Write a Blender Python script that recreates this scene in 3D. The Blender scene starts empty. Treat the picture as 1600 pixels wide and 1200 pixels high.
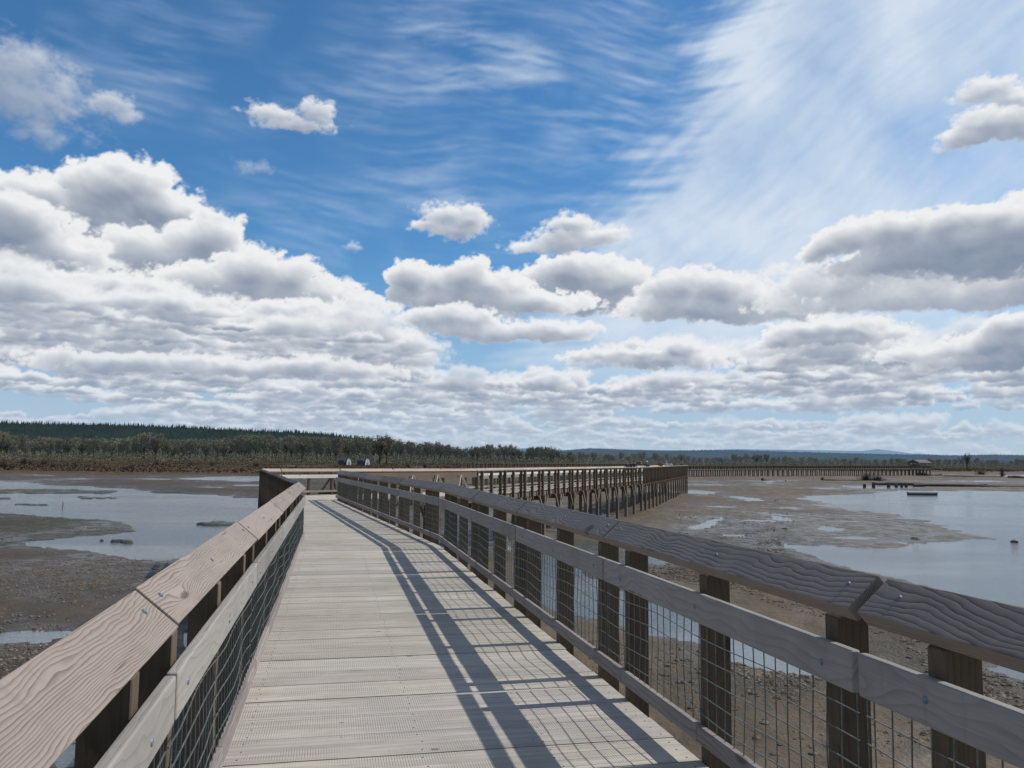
import bpy, bmesh, math, random
import numpy as np
from mathutils import Vector, Matrix
random.seed(7); rng = np.random.default_rng(7)
scene = bpy.context.scene
col = scene.collection
R = math.radians

# ---------------------------------------------------------------- camera
EYE = 1.62; FPX = 1300.0
MUD = -2.8; WATER = -2.87
cam_d = bpy.data.cameras.new('camera'); cam = bpy.data.objects.new('camera', cam_d); col.objects.link(cam)
cam_d.sensor_width = 36; cam_d.lens = 36*FPX/1600; cam_d.clip_start = 0.05; cam_d.clip_end = 60000
CM = Matrix.Translation((0, 0, EYE)) @ Matrix.Rotation(R(90+5.27), 4, 'X') @ Matrix.Rotation(R(0.52), 4, 'Z')
cam.matrix_world = CM
scene.camera = cam
def ray(px, py):
    v = Vector(((px-800)/FPX, -(py-600)/FPX, -1)); return (CM.to_3x3() @ v).normalized()
def at(px, py, z=0.0):
    d = ray(px, py); t = (z-EYE)/d.z; return (d.x*t, d.y*t)
def atd(px, D):                                   # ground point at depth D below pixel column px near the horizon
    d = ray(px, 720); t = D/d.y; return (d.x*t, D)
def hz(px): return 720+(px-800)*0.0091
def zat(px, py, D): return EYE-(py-hz(px))*D/FPX

# ---------------------------------------------------------------- node helper
class S:
    def __init__(s, nt, sock): s.nt = nt; s.k = sock
    def _m(s, op, *a, clamp=False):
        n = s.nt.nodes.new('ShaderNodeMath'); n.operation = op; n.use_clamp = clamp
        for i, v in enumerate((s,)+a):
            if isinstance(v, S): s.nt.links.new(v.k, n.inputs[i])
            else: n.inputs[i].default_value = v
        return S(s.nt, n.outputs[0])
    def __add__(s, o): return s._m('ADD', o)
    __radd__ = __add__
    def __sub__(s, o): return s._m('SUBTRACT', o)
    def __rsub__(s, o): return (s*-1.0)+o
    def __mul__(s, o): return s._m('MULTIPLY', o)
    __rmul__ = __mul__
    def __truediv__(s, o): return s._m('DIVIDE', o)
    def max(s, o): return s._m('MAXIMUM', o)
    def smax(s, o, k): return s._m('SMOOTH_MAX', o, k)
    def min(s, o): return s._m('MINIMUM', o)
    def clamp(s): return s._m('ADD', 0.0, clamp=True)
    def sin(s): return s._m('SINE')
    def pow(s, o): return s._m('POWER', o)
    def abs(s): return s._m('ABSOLUTE')
    def fract(s): return s._m('FRACT')
    def floor(s): return s._m('FLOOR')
    def log(s): return s._m('LOGARITHM', math.e)
    def ss(s, a, b):
        n = s.nt.nodes.new('ShaderNodeMapRange'); n.interpolation_type = 'SMOOTHSTEP'
        n.inputs['From Min'].default_value = a; n.inputs['From Max'].default_value = b
        s.nt.links.new(s.k, n.inputs['Value']); return S(s.nt, n.outputs['Result'])
def val(nt, v): n = nt.nodes.new('ShaderNodeValue'); n.outputs[0].default_value = v; return S(nt, n.outputs[0])
def xyz(nt, x, y, z=0.0):
    n = nt.nodes.new('ShaderNodeCombineXYZ')
    for i, v in enumerate((x, y, z)):
        if isinstance(v, S): nt.links.new(v.k, n.inputs[i])
        else: n.inputs[i].default_value = v
    return S(nt, n.outputs[0])
def sep(v):
    n = v.nt.nodes.new('ShaderNodeSeparateXYZ'); v.nt.links.new(v.k, n.inputs[0]); return [S(v.nt, o) for o in n.outputs]
def vm(v, op, o):
    n = v.nt.nodes.new('ShaderNodeVectorMath'); n.operation = op; v.nt.links.new(v.k, n.inputs[0])
    if isinstance(o, S): v.nt.links.new(o.k, n.inputs[1])
    else: n.inputs[1].default_value = o
    return S(v.nt, n.outputs['Value' if op in ('DOT_PRODUCT', 'LENGTH', 'DISTANCE') else 'Vector'])
def noise(v, scale, detail=3, rough=.5, dist=0.0, color=False):
    n = v.nt.nodes.new('ShaderNodeTexNoise'); v.nt.links.new(v.k, n.inputs['Vector'])
    n.inputs['Scale'].default_value = scale; n.inputs['Detail'].default_value = detail
    n.inputs['Roughness'].default_value = rough; n.inputs['Distortion'].default_value = dist
    return S(v.nt, n.outputs['Color' if color else 'Fac'])
def voro(v, scale, out='Distance', feature='F1'):
    n = v.nt.nodes.new('ShaderNodeTexVoronoi'); n.feature = feature; v.nt.links.new(v.k, n.inputs['Vector'])
    n.inputs['Scale'].default_value = scale; return S(v.nt, n.outputs[out])
def mix(nt, f, a, b, mode='MIX'):
    n = nt.nodes.new('ShaderNodeMix'); n.data_type = 'RGBA'; n.blend_type = mode
    for sk, v in ((n.inputs[0], f), (n.inputs[6], a), (n.inputs[7], b)):
        if isinstance(v, S): nt.links.new(v.k, sk)
        elif isinstance(v, (int, float)): sk.default_value = v
        else: sk.default_value = (*v, 1)[:4]
    return S(nt, n.outputs[2])
def mat(name):
    m = bpy.data.materials.new(name); m.use_nodes = True; nt = m.node_tree
    return m, nt, nt.nodes['Principled BSDF']
def tc(nt, which='Object'): n = nt.nodes.new('ShaderNodeTexCoord'); return S(nt, n.outputs[which])
def wpos(nt): n = nt.nodes.new('ShaderNodeNewGeometry'); return S(nt, n.outputs['Position'])
def orand(nt): n = nt.nodes.new('ShaderNodeObjectInfo'); return S(nt, n.outputs['Random'])
def attr(nt, name, out='Fac'):
    n = nt.nodes.new('ShaderNodeAttribute'); n.attribute_name = name; return S(nt, n.outputs[out])
def put(nt, b, nm, v):
    if isinstance(v, S): nt.links.new(v.k, b.inputs[nm])
    elif isinstance(v, (int, float)): b.inputs[nm].default_value = v
    else: b.inputs[nm].default_value = (*v, 1)[:4]
def bump(nt, b, h, strength=.5, dist=.01):
    n = nt.nodes.new('ShaderNodeBump'); n.inputs['Strength'].default_value = strength; n.inputs['Distance'].default_value = dist
    nt.links.new(h.k, n.inputs['Height']); nt.links.new(n.outputs[0], b.inputs['Normal'])
def simple(name, c1, c2=None, scale=8, rough=.8, metallic=0, coord='Object', rnd=0.0, bs=0.0):
    m, nt, b = mat(name); v = tc(nt, coord) if coord != 'W' else wpos(nt)
    n = noise(v, scale, 4, .6); c = mix(nt, n.ss(.3, .7), c1, c2 or tuple(x*.7 for x in c1))
    if rnd:
        r = orand(nt)*rnd+(1-rnd/2); c = mix(nt, 1.0, c, xyz(nt, r, r, r), 'MULTIPLY')
    put(nt, b, 'Base Color', c); put(nt, b, 'Roughness', rough); put(nt, b, 'Metallic', metallic)
    if bs: bump(nt, b, n, bs, .02)
    return m

# ---------------------------------------------------------------- materials
def wood(name, light, dark, freq, wav, rough=.75, contrast=1.0, vertical=False, blotch=.35, green=0.0, bumpy=.5, xs=1.0):
    """grain runs along the object's local x axis"""
    m, nt, b = mat(name)
    p = tc(nt); x, y, z = sep(p); r = orand(nt)
    if vertical: x, z = z, x
    off = r*37.0
    w = y+z*.6
    n1 = noise(xyz(nt, x*.9*xs+off, w*3.2, off), 1.6, 2, .45)
    n2 = noise(xyz(nt, x*2.6+off, w*9.0, off+3.0), 1.8, 2, .5)
    kd = voro(xyz(nt, x*1.1+off, w*5.0, off), 1.0)            # knots pull the rings
    kn = (1.0-kd*2.2).clamp().pow(2.0)
    g = w*freq+(n1-.5)*wav+(n2-.5)*(wav*.16)+kn*3.2
    f = g.fract()
    thick = noise(xyz(nt, x*1.3+off, w*6.0, off+7.0), 2.0, 3, .6)
    ring = f.pow(3.2-thick*3.0+1.0)*(1.0-f.ss(.92, 1.0))*(thick*1.3+.25).min(1.0)
    crack = noise(xyz(nt, x*1.4+off, w*55.0, off+21), 1.0, 3, .6).ss(.66, .72)*noise(xyz(nt, x*5+off, w*9, off+2), 1.0, 2, .5).ss(.5, .62)
    fine = noise(xyz(nt, x*3+off, w*160.0, off), 1.0, 3, .6)
    spots = noise(xyz(nt, x*6+off, w*20, off), 2.0, 4, .6)
    bl = noise(xyz(nt, x*.7+off, w*1.5, off+9), 1.8, 4, .6)
    k = (ring*contrast*1.0+fine.ss(.45, .75)*.22).clamp()
    c = mix(nt, k, light, dark)
    c = mix(nt, crack*.8, c, tuple(v*.45 for v in dark))
    drip = noise(xyz(nt, x*14+off, w*2.0, off+31), 1.0, 4, .65); c = mix(nt, drip.ss(.55, .75)*.30, c, tuple(v*.6 for v in light))
    c = mix(nt, (bl.ss(.4, .75))*blotch, c, tuple(v*.55 for v in light))
    c = mix(nt, (spots.ss(.62, .75))*.35, c, tuple(v*1.15 for v in light))
    c = mix(nt, kd.ss(.13, .05)*.0+(1.0-kd.ss(.05, .11))*.7, c, tuple(v*.5 for v in dark))
    if green: c = mix(nt, bl.ss(.5, .7)*green, c, (.09, .11, .05))
    br = r*.3+.85; c = mix(nt, 1.0, c, xyz(nt, br, br, br), 'MULTIPLY')
    put(nt, b, 'Base Color', c); put(nt, b, 'Roughness', rough); put(nt, b, 'Specular IOR Level', .3)
    bump(nt, b, 1.0-(ring*.8+fine*.35+crack*1.2), bumpy, .003)
    return m
M = {}
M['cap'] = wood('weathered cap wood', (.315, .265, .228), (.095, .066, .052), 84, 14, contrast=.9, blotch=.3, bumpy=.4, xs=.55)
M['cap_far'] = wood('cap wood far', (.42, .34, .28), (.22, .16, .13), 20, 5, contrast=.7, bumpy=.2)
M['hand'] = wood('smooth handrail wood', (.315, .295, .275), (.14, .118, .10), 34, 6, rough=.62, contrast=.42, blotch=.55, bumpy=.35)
M['hand_far'] = wood('brightened far handrail wood', (.62, .59, .54), (.42, .39, .35), 34, 6, contrast=.4)  # paler copy of the handrail wood, sunlit brightness put into its colour
M['post'] = wood('dark post wood', (.135, .10, .066), (.07, .052, .036), 30, 3, vertical=True, contrast=.8, blotch=.35)
M['kick'] = wood('kick rail wood', (.30, .265, .25), (.15, .12, .11), 40, 4, contrast=.8)
M['pile'] = wood('pile wood', (.19, .155, .115), (.10, .08, .06), 20, 3, vertical=True, contrast=.8)
M['girder'] = wood('brown girder wood', (.22, .15, .105), (.13, .09, .065), 12, 2, contrast=.4)
M['pale'] = simple('brightened pale brace wood', (.62, .53, .42), (.5, .42, .33), 3, .8)  # the braces' sunlit look is put into this pale colour
M['pier'] = simple('dark pier timber', (.060, .048, .038), (.035, .029, .024), 1.5, .9)
def deckmat(name, base, pitch, near):
    m, nt, b = mat(name)
    p = tc(nt); x, y, z = sep(p)                              # x along the walk, y across it
    pr = attr(nt, 'plank'); off = pr*53.0
    # grooves run along the walk
    gr = (y*(1/pitch)).fract()
    groove = ((gr-.5).abs()*2.0).ss(.55, .9)
    wear = noise(xyz(nt, x*2.2+off, y*.9, off), 2.2, 4, .6)
    streak = noise(xyz(nt, x*26+off, y*1.1, off), 1.0, 4, .65)
    gv = groove*(wear.ss(.38, .62))
    c = mix(nt, streak.ss(.35, .68), tuple(v*.80 for v in base), tuple(v*1.13 for v in base))
    c = mix(nt, wear.ss(.5, .72)*.45, c, (.44, .43, .41))
    c = mix(nt, gv*.36, c, (.14, .125, .10))
    stain = noise(xyz(nt, x*1.2, y*1.6, 4.0), 1.3, 5, .6)
    c = mix(nt, stain.ss(.52, .75)*.30, c, (.26, .23, .185))
    kn = voro(xyz(nt, x*4+off, y*2.2, off), 1.0); c = mix(nt, (1.0-kn.ss(.045, .075))*.75, c, (.09, .06, .045))
    path = noise(xyz(nt, x*.35, y*1.2, 12.0), 1.0, 4, .6).ss(.42, .62); c = mix(nt, path*.22, c, (.30, .285, .26))
    crk = noise(xyz(nt, x*60+off, y*2.0, off+5), 1.0, 2, .5).ss(.70, .74); c = mix(nt, crk*.6, c, (.10, .085, .07))
    br = pr*.26+.87; c = mix(nt, 1.0, c, xyz(nt, br, br*.995, (pr*7.0).fract()*.08+br*.94), 'MULTIPLY')
    sp = noise(xyz(nt, x*30, y*30, 2.0), 1.0, 2, .5).ss(.71, .74); c = mix(nt, sp*.6, c, (.10, .085, .065))
    ed = attr(nt, 'plank'); put(nt, b, 'Base Color', c); put(nt, b, 'Roughness', .8); put(nt, b, 'Specular IOR Level', .25)
    bump(nt, b, 1.0-gv*1.0+streak*.3, .55 if near else .1, .003)
    return m
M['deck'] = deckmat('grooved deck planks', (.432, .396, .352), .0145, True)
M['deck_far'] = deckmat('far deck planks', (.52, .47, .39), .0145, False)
M['wire'] = simple('galvanised wire', (.19, .225, .215), (.12, .14, .135), 30, .5, .5)
M['bolt'] = simple('galvanised bolt', (.20, .26, .31), (.12, .16, .19), 60, .62, .35)
M['nail'] = simple('dark nail head', (.05, .045, .04), None, 60, .6, .5)

# ---------------------------------------------------------------- mesh helpers
def link(o, parent=None):
    col.objects.link(o)
    if parent: o.parent = parent
    return o
def mesh_obj(name, verts, faces, m, parent=None, smooth=False):
    me = bpy.data.meshes.new(name); me.from_pydata([tuple(v) for v in verts], [], faces); me.update()
    if m: me.materials.append(m)
    if smooth: me.polygons.foreach_set('use_smooth', [True]*len(me.polygons))
    return link(bpy.data.objects.new(name, me), parent)
def empty(name, loc=(0, 0, 0), rz=0):
    o = bpy.data.objects.new(name, None); col.objects.link(o); o.location = loc; o.rotation_euler = (0, 0, rz); o.empty_display_size = .2
    return o
def tag(o, label=None, cat=None, group=None, kind=None):
    for k, v in (('label', label), ('category', cat), ('group', group), ('kind', kind)):
        if v: o[k] = v
    return o
class MB:
    def __init__(s): s.v = []; s.f = []
    def add(s, vs, fs):
        b = len(s.v); s.v += [tuple(v) for v in vs]; s.f += [tuple(i+b for i in f) for f in fs]
    def box(s, x0, x1, y0, y1, z0, z1):
        s.add([(x, y, z) for x in (x0, x1) for y in (y0, y1) for z in (z0, z1)],
              [(0, 1, 3, 2), (4, 6, 7, 5), (0, 4, 5, 1), (2, 3, 7, 6), (0, 2, 6, 4), (1, 5, 7, 3)])
    def bar(s, p, q, w, h, up=(0, 0, 1)):
        p = Vector(p); q = Vector(q); d = (q-p).normalized(); u = Vector(up)
        if abs(d.dot(u)) > .98: u = Vector((1, 0, 0))
        a = d.cross(u).normalized()*w/2; b = a.cross(d).normalized()*h/2
        s.add([p-a-b, p+a-b, p+a+b, p-a+b, q-a-b, q+a-b, q+a+b, q-a+b],
              [(0, 3, 2, 1), (4, 5, 6, 7), (0, 1, 5, 4), (1, 2, 6, 5), (2, 3, 7, 6), (3, 0, 4, 7)])
    def tube(s, p, q, r0, r1=None, n=6, cap=True):
        r1 = r0 if r1 is None else r1
        p = Vector(p); q = Vector(q); d = (q-p).normalized(); a = d.orthogonal().normalized(); b = d.cross(a)
        vs = [p+(a*math.cos(t)+b*math.sin(t))*r0 for t in [2*math.pi*i/n for i in range(n)]]
        vs += [q+(a*math.cos(t)+b*math.sin(t))*r1 for t in [2*math.pi*i/n for i in range(n)]]
        fs = [(i, (i+1) % n, n+(i+1) % n, n+i) for i in range(n)]
        if cap: fs += [tuple(range(n))[::-1], tuple(range(n, 2*n))]
        s.add(vs, fs)
    def prism(s, prof, x0, x1):                  # profile in (y, z), extruded along x
        n = len(prof); vs = [(x0, y, z) for y, z in prof]+[(x1, y, z) for y, z in prof]
        s.add(vs, [(i, (i+1) % n, n+(i+1) % n, n+i) for i in range(n)]+[tuple(range(n))[::-1], tuple(range(n, 2*n))])
    def mesh(s, name, m):
        me = bpy.data.meshes.new(name); me.from_pydata(s.v, [], s.f)
        bm = bmesh.new(); bm.from_mesh(me); bmesh.ops.recalc_face_normals(bm, faces=bm.faces); bm.to_mesh(me); bm.free()
        if m: me.materials.append(m)
        return me
    def build(s, name, m, parent=None):
        return link(bpy.data.objects.new(name, s.mesh(name, m)), parent)
def bevelled(me, w, seg=2):
    bm = bmesh.new(); bm.from_mesh(me)
    bmesh.ops.bevel(bm, geom=[e for e in bm.edges], offset=w, segments=seg, affect='EDGES', profile=.6)
    bm.to_mesh(me); bm.free(); return me

# ---------------------------------------------------------------- railing parts (local: x along, y outward, z up; y=0 is the deck edge)
PER = 3.05; OFFS = (0.0, 1.22, 2.44)
TILT = R(41); CW = .188
def post_mesh(sgn, low, pw=.095, pd=.145):
    b = MB(); b.prism([(sgn*.006, low), (sgn*pd, low), (sgn*pd, 1.112), (sgn*.03, 1.012), (sgn*.006, 1.00)], -pw/2, pw/2)
    return bevelled(b.mesh('post', M['post']), .004, 1)
def cap_mesh(sgn, L, m, jag=0.0, seg=2):
    b = MB(); cy, sy = math.cos(TILT), math.sin(TILT); th = .070
    y0, z0 = -.040, 1.062
    pr = [(sgn*y0, z0), (sgn*(y0+CW*cy), z0+CW*sy), (sgn*(y0+CW*cy+th*sy), z0+CW*sy-th*cy), (sgn*(y0+th*sy), z0-th*cy)]
    b.prism(pr, 0, L); return bevelled(b.mesh('cap_board', m), .0055, seg)
meshes = {}
def cached(key, fn):
    if key not in meshes: meshes[key] = fn()
    return meshes[key]
def place(name, me, parent, x, y=0, z=0, rz=0, ry=0):
    o = link(bpy.data.objects.new(name, me), parent); o.location = (x, y, z); o.rotation_euler = (0, ry, rz); return o
def wire_panel(sgn, L, seed, wob=.004, r=.0031):
    rr = random.Random(seed); b = MB(); z0, z1 = .135, .84; y = -sgn*.012
    n = max(1, int(round(L/.1016)))
    def w(x, z): return y+sgn*wob*math.sin(x*5+seed)*math.sin(z*8+seed*2)
    for i in range(n+1):
        x = min(L, i*.1016+.02)
        b.tube((x, w(x, z0), z0), (x, w(x, .47), .47), r, n=4, cap=False); b.tube((x, w(x, .47), .47), (x, w(x, z1), z1), r, n=4, cap=False)
    z = .165
    while z < z1:
        xs = np.linspace(0, L, max(2, int(L/.2)))
        for a, c in zip(xs[:-1], xs[1:]):
            b.tube((a, w(a, z)-sgn*.004, z+wob*math.sin(a*4+seed)), (c, w(c, z)-sgn*.004, z+wob*math.sin(c*4+seed)), r, n=4, cap=False)
        z += .1016
    return b.mesh('wire_mesh', M['wire'])

def railing(name, label, A, B, side, J, z=0.0, detail=2, low=-.42, group=None, capm=None):
    """A->B inner edge line, side=+1 outward is to the left of the heading, J = distance of one cap joint from A"""
    A = Vector(A); B = Vector(B); d = (B-A); L = d.length; rz = math.atan2(d.y, d.x)
    root = tag(empty(name, (A.x, A.y, z), rz), label, 'railing', group)
    capm = capm or M['cap']; sg = side
    k0 = math.floor(-J/PER)
    js = [J+PER*k for k in range(k0, int(L/PER)+3)]
    for j in js:
        for o in OFFS:
            x = j+.21+o
            if .05 < x < L-.02: place('post', cached(('post', sg, low), lambda: post_mesh(sg, low)), root, x)
    cuts = [0.0]+[j for j in js if .3 < j < L-.3]+[L]
    for a, b_ in zip(cuts[:-1], cuts[1:]):
        ln = round(b_-a-.044, 3)
        c = place('cap_board', cached(('cap', sg, ln, capm.name), lambda: cap_mesh(sg, ln, capm, seg=2 if detail else 1)), root, a+.022, sg*.004*math.sin(a*7), .003*math.sin(a*11))
        def hm():
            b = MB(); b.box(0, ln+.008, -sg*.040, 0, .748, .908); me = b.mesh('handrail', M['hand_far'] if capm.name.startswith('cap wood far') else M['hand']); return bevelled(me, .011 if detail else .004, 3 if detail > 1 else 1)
        place('handrail', cached(('hand', sg, ln, capm.name), hm), root, a+.004, -sg*.004)
        place('wire_mesh', cached(('wire', sg, ln, detail and int(a*3) % 5), lambda: wire_panel(sg, ln, int(a*3) % 5, .011 if detail > 1 else .002)), root, a+.004)
        if detail > 1:
            for bx in ([.12, 1.28, ln-.14] if ln > 2.6 else [.1, ln-.1]):
                if bx < ln:
                    q = CW*.55+.012*math.sin(bx*9); cy, sy = math.cos(TILT), math.sin(TILT)
                    def bolt():
                        b = MB(); b.tube((0, 0, 0), (0, -sg*sy*.006, cy*.006), .011, .008, 8); return b.mesh('bolt', M['bolt'])
                    o = place('bolt', cached(('bolt', sg), bolt), c, bx, sg*(-.040+q*cy), 1.062+q*sy+.0005)
    kc = sorted([0.0]+[j+.21+o for j in js for o in OFFS if .1 < j+.21+o < L-.1]+[L])
    if not detail: kc = cuts
    for a, b_ in zip(kc[:-1], kc[1:]):
        ln = round(b_-a-.006, 3)
        def km():
            b = MB(); b.box(0, ln, -sg*.042, -sg*.004, .115, .205); return bevelled(b.mesh('kick_rail', M['kick']), .004, 1)
        place('kick_rail', cached(('kick', sg, ln), km), root, a+.003)
    if detail > 1:
        for j in js:
            for o in OFFS:
                x = j+.21+o
                if .05 < x < L-.02:
                    def hb():
                        b = MB(); b.tube((0, 0, 0), (0, -sg*.004, 0), .014, .011, 10); return b.mesh('bolt', M['bolt'])
                    place('bolt', cached(('hb', sg), hb), root, x, -sg*.044, .823+.012*math.sin(x*7))
    return root

# ---------------------------------------------------------------- decks
def deck_poly(name, poly, d, parent, m, pitch=.39, z=0.0, nails=False, phase=0.0):
    """planks across direction d clipped to a convex polygon; local x along d"""
    rz = math.atan2(d[1], d[0]); o0 = Vector((poly[0][0], poly[0][1])); c, s = math.cos(-rz), math.sin(-rz)
    P = [((p[0]-o0.x)*c-(p[1]-o0.y)*s, (p[0]-o0.x)*s+(p[1]-o0.y)*c) for p in poly]
    def clip(P, x, keep):
        out = []
        for a, b in zip(P, P[1:]+P[:1]):
            ia, ib = (a[0]-x)*keep >= 0, (b[0]-x)*keep >= 0
            if ia: out.append(a)
            if ia != ib:
                t = (x-a[0])/(b[0]-a[0]); out.append((x, a[1]+t*(b[1]-a[1])))
        return out
    vs, fs, pl = [], [], []
    x = math.floor(min(p[0] for p in P)/pitch)*pitch+phase-pitch
    mx = max(p[0] for p in P)
    nb = MB()
    while x < mx:
        g = .0035+.003*random.random()
        Q = clip(clip(P, x+g, 1), x+pitch-g, -1)
        if len(Q) >= 3:
            r = random.random(); b = len(vs); n = len(Q); dz = random.uniform(-.0015, .0015)
            ymid = sum(q[1] for q in Q)/n; ex = random.uniform(-.006, .012)
            Q2 = [(q[0], q[1]+(ex if q[1] > ymid else -ex)) for q in Q]
            vs += [(q[0], q[1], dz) for q in Q2]+[(q[0], q[1], dz-.045) for q in Q2]
            # orientation may be either; recalc later
            fs.append(tuple(range(b, b+n))); fs.append(tuple(range(b+2*n-1, b+n-1, -1)))
            fs += [(b+i, b+n+i, b+n+(i+1) % n, b+(i+1) % n) for i in range(n)]
            pl += [r]*(n+2)
            if nails:
                ys = [q[1] for q in Q2]
                for k in (.17, .5, .83):
                    for yy in (max(ys)-.09, min(ys)+.07, (max(ys)*.58+min(ys)*.42), (max(ys)*.30+min(ys)*.70)):
                        nx = x+pitch*k+random.uniform(-.01, .01); ny = yy+random.uniform(-.015, .015)
                        nb.tube((nx, ny, dz-.001), (nx, ny, dz+.0012), .0055, n=6)
        x += pitch
    me = bpy.data.meshes.new(name); me.from_pydata(vs, [], fs)
    a = me.attributes.new('plank', 'FLOAT', 'FACE'); a.data.foreach_set('value', pl)
    bm = bmesh.new(); bm.from_mesh(me); bmesh.ops.recalc_face_normals(bm, faces=bm.faces); bm.to_mesh(me); bm.free()
    me.materials.append(m); me.update()
    o = link(bpy.data.objects.new(name, me), parent)
    o.location = (o0.x-parent.location.x, o0.y-parent.location.y, z); o.rotation_euler = (0, 0, rz)
    if nails:
        q = nb.build('nail_heads', M['nail'], parent); q['kind'] = 'stuff'; q.location = o.location; q.rotation_euler = o.rotation_euler
    return o

V2 = lambda p: Vector((p[0], p[1]))
# layout, measured as ground points of the walk (z = 0)
def Lx(y): return -.538-.214*y                      # left inner edge of the near leg
def Rx(y): return 2.045-.2115*y
L0 = V2((Lx(-3.5), -3.5)); L1 = V2((-4.0, 16.18))
R0 = V2((Rx(-3.5), -3.5)); R1 = V2((-1.33, 15.95))
R2 = V2((-6.9, 33.2)); C2 = V2((-10.75, 36.2))
N1 = V2((-1.7, 39.0)); N2 = V2((11.75, 75.0)); N3 = V2((26.3, 125.0))
d12 = (N2-N1).normalized(); nl = Vector((-d12.y, d12.x)); W = 2.7
F1 = N1+nl*W+d12*4.6
d23 = (N3-N2).normalized(); nl2 = Vector((-d23.y, d23.x))
F2 = N2+(nl+nl2).normalized()*W*1.01; F3 = N3+nl2*W

near = tag(empty('boardwalk', (0, 0, 0)), 'pale grey plank boardwalk in the foreground leading away from the viewer to a bend', 'boardwalk')
dn = (L1-L0).normalized()
deck_poly('deck', [L0, R0, R1, L1], dn, near, M['deck'], nails=True, phase=.05)
dB = (R2-R1).normalized()
deck_poly('deck', [L1, R1, R2, C2], dB, near, M['deck'], nails=False)
def unders(root, A, B, A2, B2, J, ground=MUD, braces=True, zdeck=0.0, group_limit=100):
    """pile bents under a walk whose edges run A->B (near) and A2->B2"""
    A, B, A2, B2 = map(V2, (A, B, A2, B2)); d = (B-A); L = d.length; d = d.normalized(); n = Vector((-d.y, d.x)); rz = math.atan2(d.y, d.x)
    if (A2-A).dot(n) < 0: n = -n
    sw = (A2-A).dot(n)
    g = MB()
    for e in (.10, sw-.10, sw/2):
        p = A+n*e; q = B+n*e
        g.bar((p.x, p.y, zdeck-.045-.15), (q.x, q.y, zdeck-.045-.15), .09, .295)
    g.build('joist', M['pile'], root)
    x = J+.21; k = 0
    H = zdeck-ground
    def pm():
        b = MB(); b.box(-.10, .10, -.10, .10, -H-.5, -.34); return bevelled(b.mesh('pile', M['pile']), .01, 1)
    def cm():
        b = MB(); b.box(-.13, .13, -.25, sw+.25, -.62, -.345); return b.mesh('pile_cap', M['pile'])
    def bm_():
        b = MB()
        for s in (-1, 1): b.bar((s*.08, 0, -1.25), (s*.78, 0, -.36), .09, .13)
        return b.mesh('knee_brace', M['pile'])
    while x < L:
        p = A+d*x
        for e in ((-.13, sw+.13) if braces else (.3, sw-.3)):
            q = p+n*e
            o = place('pile', cached(('pile', H), pm), root, q.x, q.y, zdeck, rz)
            if braces: place('knee_brace', cached(('knee',), bm_), root, q.x, q.y, zdeck, rz)
        sgn = 1 if n.dot(Vector((-d.y, d.x))) > 0 else -1
        o = place('pile_cap', cached(('pcap', round(sw, 3)), cm), root, p.x, p.y, zdeck, rz if sgn > 0 else rz+math.pi)
        x += PER; k += 1
unders(near, R0, R1, L0, L1, 1.0, braces=False)
unders(near, R1, R2, R1+Vector((-dB.y, dB.x))*2.6, R2+Vector((-dB.y, dB.x))*2.6, 1.0, braces=False)

jl = (V2((Lx(2.84), 2.84))-L0).length % PER
jr = (V2((Rx(3.27), 3.27))-R0).length % PER
railing('handrail_fence', 'left railing of the near boardwalk with sunlit wavy-grained sloping cap boards', L0, L1, +1, jl)
railing('handrail_fence', 'right railing of the near boardwalk casting its grid shadow on the deck', R0, R1, -1, jr)
railing('handrail_fence', 'right railing past the bend, running on to the platform corner', R1, R2, -1, 1.2, detail=1)
railing('handrail_fence', 'left railing past the bend, its dark outer side of close posts facing the viewer', L1, C2, +1, 1.0, detail=1, low=-.6)

# platform + second leg
plat = tag(empty('viewing_platform', (C2.x, C2.y, 0)), 'wide wooden platform at the far corner where the boardwalk turns right', 'platform')
db = (F1-C2).normalized()
deck_poly('deck', [R2, C2, F1, N1], db, plat, M['deck_far'], z=-.012)
pp = MB()
g = tag(empty('handrail_fence', (C2.x, C2.y, 0), math.atan2(db.y, db.x)), None, None); bpy.data.objects.remove(g)
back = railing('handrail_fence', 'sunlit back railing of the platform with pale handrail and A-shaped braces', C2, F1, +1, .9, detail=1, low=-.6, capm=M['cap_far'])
def aframe(parent, x, sgn, m, spread=.43, centre=True):
    b = MB()
    for s in (-1, 1): b.bar((x+s*.04, sgn*.2, .78), (x+s*spread, sgn*.42, .1), .07, .09)
    if centre: b.bar((x, sgn*.2, .8), (x, sgn*.2, .0), .12, .09)
    b.bar((x-spread-.1, sgn*.42, .05), (x+spread+.1, sgn*.42, .05), .10, .09)
    return b.build('a_brace', m, parent)
x = 1.4
while x < (F1-C2).length-1:
    aframe(back, x, +1, M['post']); x += 2.2
# brown side beam with A braces between R2 and N1
dg = (N1-R2); Lg = dg.length
beam = tag(empty('side_beam_railing', (R2.x, R2.y, 0), math.atan2(dg.y, dg.x)), 'brown solid side beam with pale slanting A-braces in front of the platform', 'railing')
b = MB(); b.box(.3, Lg, -.14, 0, .84, 1.08); b.build('side_beam', M['girder'], beam)
cl = [0.3]+[2.2, 5.2]+[Lg]
for a, c in zip(cl[:-1], cl[1:]): place('cap_board', cap_mesh(-1, c-a-.01, M['cap_far']), beam, a)
b = MB(); b.box(.3, Lg, -.10, 0, -.34, -.02); b.build('edge_beam', M['girder'], beam)
x = .9
while x < Lg-.2:
    b = MB(); lt = M['pale']
    b.bar((x+.05, -.19, .95), (x+.58, -.46, -.3), .11, .08); b.bar((x-.05, -.19, .95), (x-.58, -.46, -.3), .11, .08); b.bar((x, -.06, .8), (x, -.06, -.1), .1, .1)
    b.build('a_brace', lt, beam)
    x += 1.45
pb = MB()
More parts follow.
